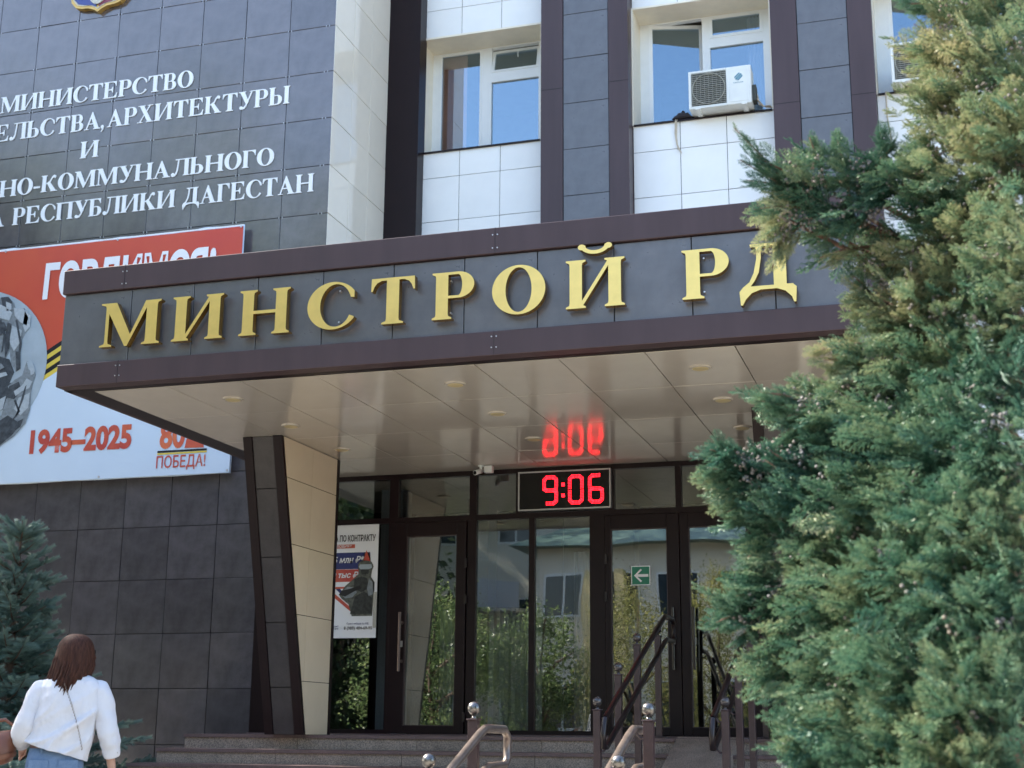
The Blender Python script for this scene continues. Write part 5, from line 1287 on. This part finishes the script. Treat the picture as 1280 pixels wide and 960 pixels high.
# ------------------------------------------------------------------ walking woman
PS = at(80, 960, 7.8); H0 = GZ
wom = thing('person', 'woman seen from behind in a white blouse and blue jeans, walking towards the stairs', 'person', (PS.x, PS.y, H0), R(31))
def skin(name, pts, edges, radii, m, parent, sub=2):
    me = bpy.data.meshes.new(name); me.from_pydata(pts, edges, []); me.materials.append(m)
    o = link(name, me, parent); md = o.modifiers.new('skin', 'SKIN'); md.use_smooth_shade = True
    for v, r in zip(me.skin_vertices[0].data, radii): v.radius = r if isinstance(r, tuple) else (r, r); v.use_root = False
    me.skin_vertices[0].data[0].use_root = True
    s = o.modifiers.new('sub', 'SUBSURF'); s.levels = sub; s.render_levels = sub
    return o
wom.scale = (.92, .92, 1.0)
J = dict(pel=(-.055, 0, .93), wai=(-.04, -.005, 1.08), che=(-.01, -.01, 1.26), nec=(.005, -.015, 1.43), nk2=(.01, 0, 1.49), head=(.012, .02, 1.54), crown=(.012, .02, 1.60),
         sl=(-.16, -.02, 1.375), el=(-.255, -.035, 1.125), wl=(-.27, .15, 1.05), hl=(-.27, .20, 1.03), sr=(.165, -.02, 1.375), er=(.235, -.05, 1.13), wr=(.283, -.01, .915), hr=(.292, .0, .875),
         hipl=(-.135, 0, .88), knl=(-.12, .12, .50), anl=(-.10, .02, .10), tol=(-.10, .16, .035), hipr=(.03, 0, .88), knr=(.05, .0, .49), anr=(.06, -.16, .13), tor=(.06, -.04, .04))
names = list(J); id_ = {n: i for i, n in enumerate(names)}
E_ = [('pel', 'wai'), ('wai', 'che'), ('che', 'nec'), ('nec', 'nk2'), ('nk2', 'head'), ('head', 'crown'), ('che', 'sl'), ('sl', 'el'), ('el', 'wl'), ('wl', 'hl'), ('che', 'sr'), ('sr', 'er'), ('er', 'wr'), ('wr', 'hr'), ('pel', 'hipl'), ('hipl', 'knl'), ('knl', 'anl'), ('anl', 'tol'), ('pel', 'hipr'), ('hipr', 'knr'), ('knr', 'anr'), ('anr', 'tor')]
RD = dict(pel=(.13, .10), wai=(.11, .08), che=(.13, .09), nec=(.055, .055), nk2=.05, head=.078, crown=.072, sl=.052, el=.038, wl=.024, hl=(.032, .018), sr=.052, er=.038, wr=.025, hr=(.030, .017), hipl=.085, knl=.055, anl=.035, tol=.035, hipr=.085, knr=.055, anr=.035, tor=.035)
pts = [J[n] for n in names]; ed = [(id_[a], id_[b]) for a, b in E_]; rd = [RD[n] for n in names]
def chain(start, segs, r0):
    """append a finger chain rooted at joint `start`"""
    last = id_[start]
    for p, r in segs:
        pts.append(p); rd.append(r); ed.append((last, len(pts) - 1)); last = len(pts) - 1
for k, (dx, dy, ln) in enumerate(((.016, .016, .068), (.006, .008, .078), (-.004, -.002, .074), (-.012, -.012, .060))):
    x, y, z = J['hr']; chain('hr', [((x + dx * 1.1, y + dy * 1.6, z - .045), .0095), ((x + dx * 1.2 - .004, y + dy * 1.7 + .004, z - .045 - ln * .5), .0085), ((x + dx * 1.1 - .012, y + dy * 1.6 + .012, z - .045 - ln), .007)], 0)
    x, y, z = J['hl']; chain('hl', [((x + dx, y + .045, z - .01 + dy), .0095), ((x + dx, y + .06, z - .035 + dy), .0085), ((x + dx, y + .045, z - .06 + dy), .007)], 0)
x, y, z = J['hr']; chain('hr', [((x - .022, y + .022, z - .012), .011), ((x - .03, y + .034, z - .05), .008)], 0)
x, y, z = J['hl']; chain('hl', [((x + .025, y + .015, z + .02), .011), ((x + .035, y + .045, z + .02), .008)], 0)
body = skin('body', pts, ed, rd, M['skin'], wom)
# head with a face (turned a little to the right)
def headmesh():
    mb = MB(); rg = []
    prof = [(-.118, .030, .035, .03), (-.105, .045, .055, .025), (-.08, .056, .072, .012), (-.05, .064, .083, .005), (-.02, .069, .090, 0), (.01, .072, .094, 0), (.04, .073, .095, -.004), (.07, .068, .088, -.008), (.095, .052, .068, -.01), (.112, .028, .04, -.01), (.118, .006, .01, -.01)]
    for z, rx, ry, cy in prof:
        r_ = []
        for k in range(28):
            a = 2 * math.pi * k / 28; x, y = rx * math.cos(a), cy + ry * math.sin(a); f = math.sin(a)
            if f > .93:
                if -.035 < z < .015: y += .02 * (1 - abs(z + .022) / .04 if z > -.06 else 0)      # nose
                if abs(z - .01) < .02 : y -= .004
            r_.append((x, y, z))
        rg.append(r_)
    mb.loft(rg); return mb
HC = Vector((.012, .03, 1.545)); hd = obj('head', headmesh(), M['skin'], wom, True); hd.location = HC; hd.rotation_euler = (0, 0, R(-26)); s_ = hd.modifiers.new('sub', 'SUBSURF'); s_.levels = 1; s_.render_levels = 2
ft = MB(); ft.tube([(0, .088, -.018), (0, .112, -.032), (0, .104, -.042)], [.007, .013, .007], 8); obj('nose', ft, M['skin'], hd, True)
lp = MB(); lp.tube([(-.022, .083, -.062), (0, .092, -.060), (.022, .083, -.062)], [.003, .007, .003], 8); obj('mouth', lp, M['print_red'], hd, True)
er = MB()
for s in (-1, 1): er.sphere((s * .074, .0, -.005), .017, 10, 8, 1.6)
obj('ears', er, M['skin'], hd, True)
sg = MB()
for s in (-1, 1):
    sg.box(s * .034 - .027, s * .034 + .027, .094, .102, -.008, .034); sg.box(s * .079 - .002, s * .079 + .002, .0, .10, .012, .026)
sg.box(-.012, .012, .097, .101, .012, .022); sg.box(.060, .080, .075, .100, -.006, .034)
gl_ = obj('sunglasses', sg, M['black'], hd)
# hair: cap plus overlapping locks
hb = MB(); rg = []
for z, w, dth, cx in ((1.655, .01, .01, .0), (1.65, .045, .05, 0), (1.63, .078, .085, 0), (1.60, .096, .103, 0), (1.56, .105, .113, 0), (1.52, .109, .117, -.003), (1.48, .112, .116, -.006), (1.44, .112, .108, -.012), (1.41, .106, .095, -.02)):
    rg.append([(HC.x + cx + w * math.cos(R(a)), .012 + dth * math.sin(R(a)) * (1.0 if math.sin(R(a)) < 0 else .86), z) for a in range(125, 416, 10)])
hb.loft(rg, close=False, caps=False); hair = obj('hair', hb, M['hair'], wom, True); so_ = hair.modifiers.new('s', 'SOLIDIFY'); so_.thickness = .012; s_ = hair.modifiers.new('sub', 'SUBSURF'); s_.levels = 1; s_.render_levels = 1
lk = MB()
for i in range(230):
    a = R(random.uniform(140, 402)); rr = random.uniform(.98, 1.05); zt = random.uniform(1.50, 1.645)
    wt = .108 * math.sqrt(max(0.02, 1 - ((zt - 1.53) / .13) ** 2)) if zt > 1.53 else .110
    fa = (a - R(270)); ze = 1.34 + .012 * abs(fa) + random.uniform(-.015, .04) - .02 * math.cos(fa) + (.02 if fa > 0 else 0)
    p0 = Vector((HC.x + wt * rr * math.cos(a), .012 + wt * 1.05 * rr * math.sin(a), zt)); sw = random.uniform(-.012, .008) - .016
    p1 = Vector((HC.x + .116 * rr * math.cos(a) + sw * .3, .012 + .118 * rr * math.sin(a), (zt + ze) / 2 + .02)); p2 = Vector((HC.x - .012 + .108 * rr * math.cos(a) + sw, .004 + .130 * rr * math.sin(a), ze + .05)); p3 = Vector((HC.x - .02 + .094 * rr * math.cos(a) + sw * 1.5 + random.uniform(-.01, .01), .0 + .132 * rr * math.sin(a), ze))
    lk.tube([p0, p1, p2, p3], [.004, .009, .007, .0015], 5)
obj('hair_locks', lk, M['hair'], hair, True)
# blouse: lofted rings with folds
def ringz(cx, cy, rx, ry, z, n=72, ph=0, amp=0.0, tilt=0.0, sq=2.5):
    out = []
    for k in range(n):
        a = 2 * math.pi * k / n; c, s_ = math.cos(a), math.sin(a)
        f = 1 + amp * (.5 * math.sin(5 * a + ph) + .35 * math.sin(9 * a + 1.7 * ph + 1) + .3 * math.sin(14 * a - ph * 2.2))
        out.append((cx + rx * f * math.copysign(abs(c) ** (2 / sq), c), cy + ry * f * math.copysign(abs(s_) ** (2 / sq), s_), z + tilt * c * rx))
    return out
bl_ = MB()
prof = [(.012, -.004, .058, .060, 1.452, 0, 0), (.010, -.008, .085, .070, 1.432, .1, 0), (.008, -.012, .125, .085, 1.418, .2, 0), (.004, -.015, .165, .098, 1.395, .4, 0), (.002, -.016, .186, .108, 1.36, .7, .012), (0, -.018, .186, .118, 1.31, 1.0, .018), (-.002, -.018, .184, .124, 1.26, 1.4, .022),
        (-.008, -.016, .182, .126, 1.21, 1.8, .028), (-.018, -.014, .182, .127, 1.16, 2.3, .034), (-.028, -.012, .184, .128, 1.11, 2.8, .040), (-.040, -.010, .186, .130, 1.07, 3.3, .046), (-.05, -.008, .184, .132, 1.035, 3.7, .052), (-.054, -.006, .182, .134, 1.015, 3.9, .055)]
fine = []
for i in range(len(prof) - 1):
    for j in range(3): fine.append(tuple(a_ + (b_ - a_) * j / 3 for a_, b_ in zip(prof[i], prof[i + 1])))
fine.append(prof[-1]); prof = fine
rg = []
for i, (cx, cy, rx, ry, z, ph, am) in enumerate(prof):
    t = (1.452 - z) / .437; tl = -.30 * max(0, t - .75) / .25
    r_ = ringz(cx, cy, rx, ry, z, n=120, ph=ph, amp=am * .6, tilt=tl); out = []
    for (x, y, zz_) in r_:      # long drapes running from the right side down to the left hem
        if y < 0: g_ = lambda v_, p_: (1 - abs(math.sin(v_))) ** p_; y -= .034 * g_((x - (z - 1.1) * .95) * 11 + .4 * math.sin(z * 19), 3) * min(1, t * 1.5) + .024 * g_((x * .35 - (z - 1.1) * 1.0) * 26 + 1 + x * 6, 3) * t - .006 * g_(x * 30 + .8, 2) * (1 - t)
        out.append((x, y, zz_))
    rg.append(out)
bl_.loft(rg, caps=False); bs = obj('blouse', bl_, M['shirt'], wom, True); s_ = bs.modifiers.new('s', 'SOLIDIFY'); s_.thickness = .004; s_ = bs.modifiers.new('sub', 'SUBSURF'); s_.levels = 1; s_.render_levels = 2
tx = bpy.data.textures.new('wrinkle', 'CLOUDS'); tx.noise_scale = .07
dm = bs.modifiers.new('wr', 'DISPLACE'); dm.texture = tx; dm.strength = .010; dm.mid_level = .5
def sleeve(name, pth, rad, wr):
    mb = MB(); rg = []; n = 32; m2 = 26; P_ = [Vector(p) for p in pth]
    for i in range(m2 + 1):
        t = i / m2 * (len(P_) - 1); j = min(int(t), len(P_) - 2); u = t - j
        def cr(j_): return P_[max(0, min(len(P_) - 1, j_))]
        c = .5 * ((2 * cr(j)) + (-cr(j - 1) + cr(j + 1)) * u + (2 * cr(j - 1) - 5 * cr(j) + 4 * cr(j + 1) - cr(j + 2)) * u * u + (-cr(j - 1) + 3 * cr(j) - 3 * cr(j + 1) + cr(j + 2)) * u ** 3)
        tg = (P_[j + 1] - P_[j]).normalized(); ux = tg.cross(Vector((0, 1, 0.01))).normalized(); uy = tg.cross(ux)
        rr = rad[j] * (1 - u) + rad[j + 1] * u; q = i / m2
        rr *= 1 + wr * (.6 * math.sin(q * 42) * (.3 + q) + .4 * math.sin(q * 71 + 1))
        rg.append([tuple(c + (ux * math.cos(2 * math.pi * k / n) + uy * math.sin(2 * math.pi * k / n)) * rr * (1 + wr * .6 * math.sin(3 * 2 * math.pi * k / n + i * .8))) for k in range(n)])
    mb.loft(rg, caps=False); o = obj(name, mb, M['shirt'], bs, True); q = o.modifiers.new('s', 'SOLIDIFY'); q.thickness = .003
    q = o.modifiers.new('sub', 'SUBSURF'); q.levels = 1; q.render_levels = 1; q = o.modifiers.new('wr', 'DISPLACE'); q.texture = tx; q.strength = .012
    return o
sleeve('sleeve', [(.125, -.012, 1.37), (.180, -.02, 1.335), (.212, -.035, 1.23), (.240, -.05, 1.13), (.262, -.04, 1.06), (.275, -.025, .985)], [.045, .067, .066, .064, .060, .046], .06)
sleeve('sleeve', [(-.125, -.012, 1.37), (-.175, -.02, 1.335), (-.215, -.03, 1.23), (-.250, -.04, 1.13), (-.262, .05, 1.085), (-.268, .12, 1.06)], [.045, .067, .066, .066, .060, .046], .06)
obj('cuff_button', MB().tube([(.300, -.062, 1.012), (.308, -.066, 1.016)], .008, 8), M['black'], bs)
co_ = MB(); co_.loft([ringz(.012, 0, .060, .060, 1.438, 40), ringz(.012, .002, .066, .064, 1.452, 40), ringz(.012, .004, .058, .056, 1.478, 40)], caps=False); q = obj('collar', co_, M['shirt'], bs, True); q.modifiers.new('s', 'SOLIDIFY').thickness = .004
# jeans, belt
jn = MB(); jn.loft([ringz(-.055, 0, .150, .108, 1.045, 40), ringz(-.056, -.004, .160, .118, 1.0, 40), ringz(-.056, -.012, .168, .128, .95, 40), ringz(-.055, -.012, .170, .125, .90, 40), ringz(-.054, -.004, .165, .112, .85, 40)])
for nm, xs in (('l', (('hipl', .094), ('knl', .066), ('anl', .058))), ('r', (('hipr', .094), ('knr', .066), ('anr', .058)))):
    p = [Vector(J[k]) for k, _ in xs]; jn.tube([p[0] + Vector((0, 0, .0)), p[0].lerp(p[1], .5), p[1], p[1].lerp(p[2], .5), p[2]], [.096, .082, .066, .060, .058], 20)
je = obj('jeans', jn, M['jeans'], wom, True)
pk = MB()
for s in (-1, 1): pk.box(-.055 + s * .085 - .055, -.055 + s * .085 + .055, -.146, -.136, .86, .97)
obj('back_pocket', pk, M['jeans'], je)
obj('belt', MB().loft([ringz(-.055, 0, .153, .112, 1.022, 48), ringz(-.055, 0, .153, .112, 1.052, 48)], caps=False), M['belt'], je)
for s in (-.13, -.055, .03): obj('belt_loop', MB().box(s - .006, s + .006, -.119, -.108, 1.005, 1.055), M['jeans'], je)
for k, nm in (('anl', 'tol'), ('anr', 'tor')):
    a_, b_ = Vector(J[k]), Vector(J[nm]); sh = MB(); sh.loft([[(a_.x + .05 * math.cos(t2) * w, a_.y - .05 + v_ + 0 * w, max(.0, (a_.z - .10) + .045 + .045 * math.sin(t2) * h_)) for t2 in [2 * math.pi * q / 14 for q in range(14)]] for v_, w, h_ in ((0, .5, .6), (.03, .8, 1), (.12, .9, 1), (.2, .85, .7), (.25, .4, .4))])
    obj('shoe', sh, M['shoe'], wom, True)
# chain strap of the shoulder bag
cs_ = MB(); path = []
for i in range(45):
    t = i / 44; x = -.030 + .135 * t + .012 * math.sin(t * 3.1); z = 1.385 - .36 * t; path.append(Vector((x, -.165 + .035 * abs(t - .45) - .006, z)))
for i in range(44): cs_.tube([path[i] + Vector((.0022 * (-1) ** i, 0, 0)), path[i + 1] + Vector((.0022 * (-1) ** i, 0, 0))], .0032 if i % 2 else .0018, 5)
obj('chain_strap', cs_, M['rail_bronze'], wom)['label'] = 'metal chain strap crossing the blouse'
# brown bag carried on the left forearm

bag = thing('handbag', 'tan brown leather handbag hanging from the forearm of the woman in white', 'bag', (PS.x, PS.y, H0), R(31))
b = MB(); rg = []
for z, w, d_ in ((.93, .085, .06), (.945, .12, .085), (1.0, .135, .09), (1.06, .13, .075), (1.10, .115, .05), (1.115, .10, .03)):
    r_ = ringz(-.405, .06, w, d_, z, 32, ph=z * 20, amp=.03, sq=3.5, tilt=.15); rg.append(r_)
b.loft(rg); o = obj('bag_body', b, M['leather'], bag, True)
b = MB(); rg = [ringz(-.405, .05, .138, .098, .965, 32, sq=3.5, tilt=.15), ringz(-.405, .05, .142, .102, .99, 32, sq=3.5, tilt=.15)]; b.loft(rg, caps=False); obj('bag_band', b, M['leather'], bag, True)
b = MB(); b.tube([(-.50, .06, 1.09), (-.42, .06, 1.17), (-.34, .06, 1.185), (-.29, .06, 1.15), (-.30, .06, 1.09)], .010, 8); obj('bag_handle', b, M['leather'], bag, True)
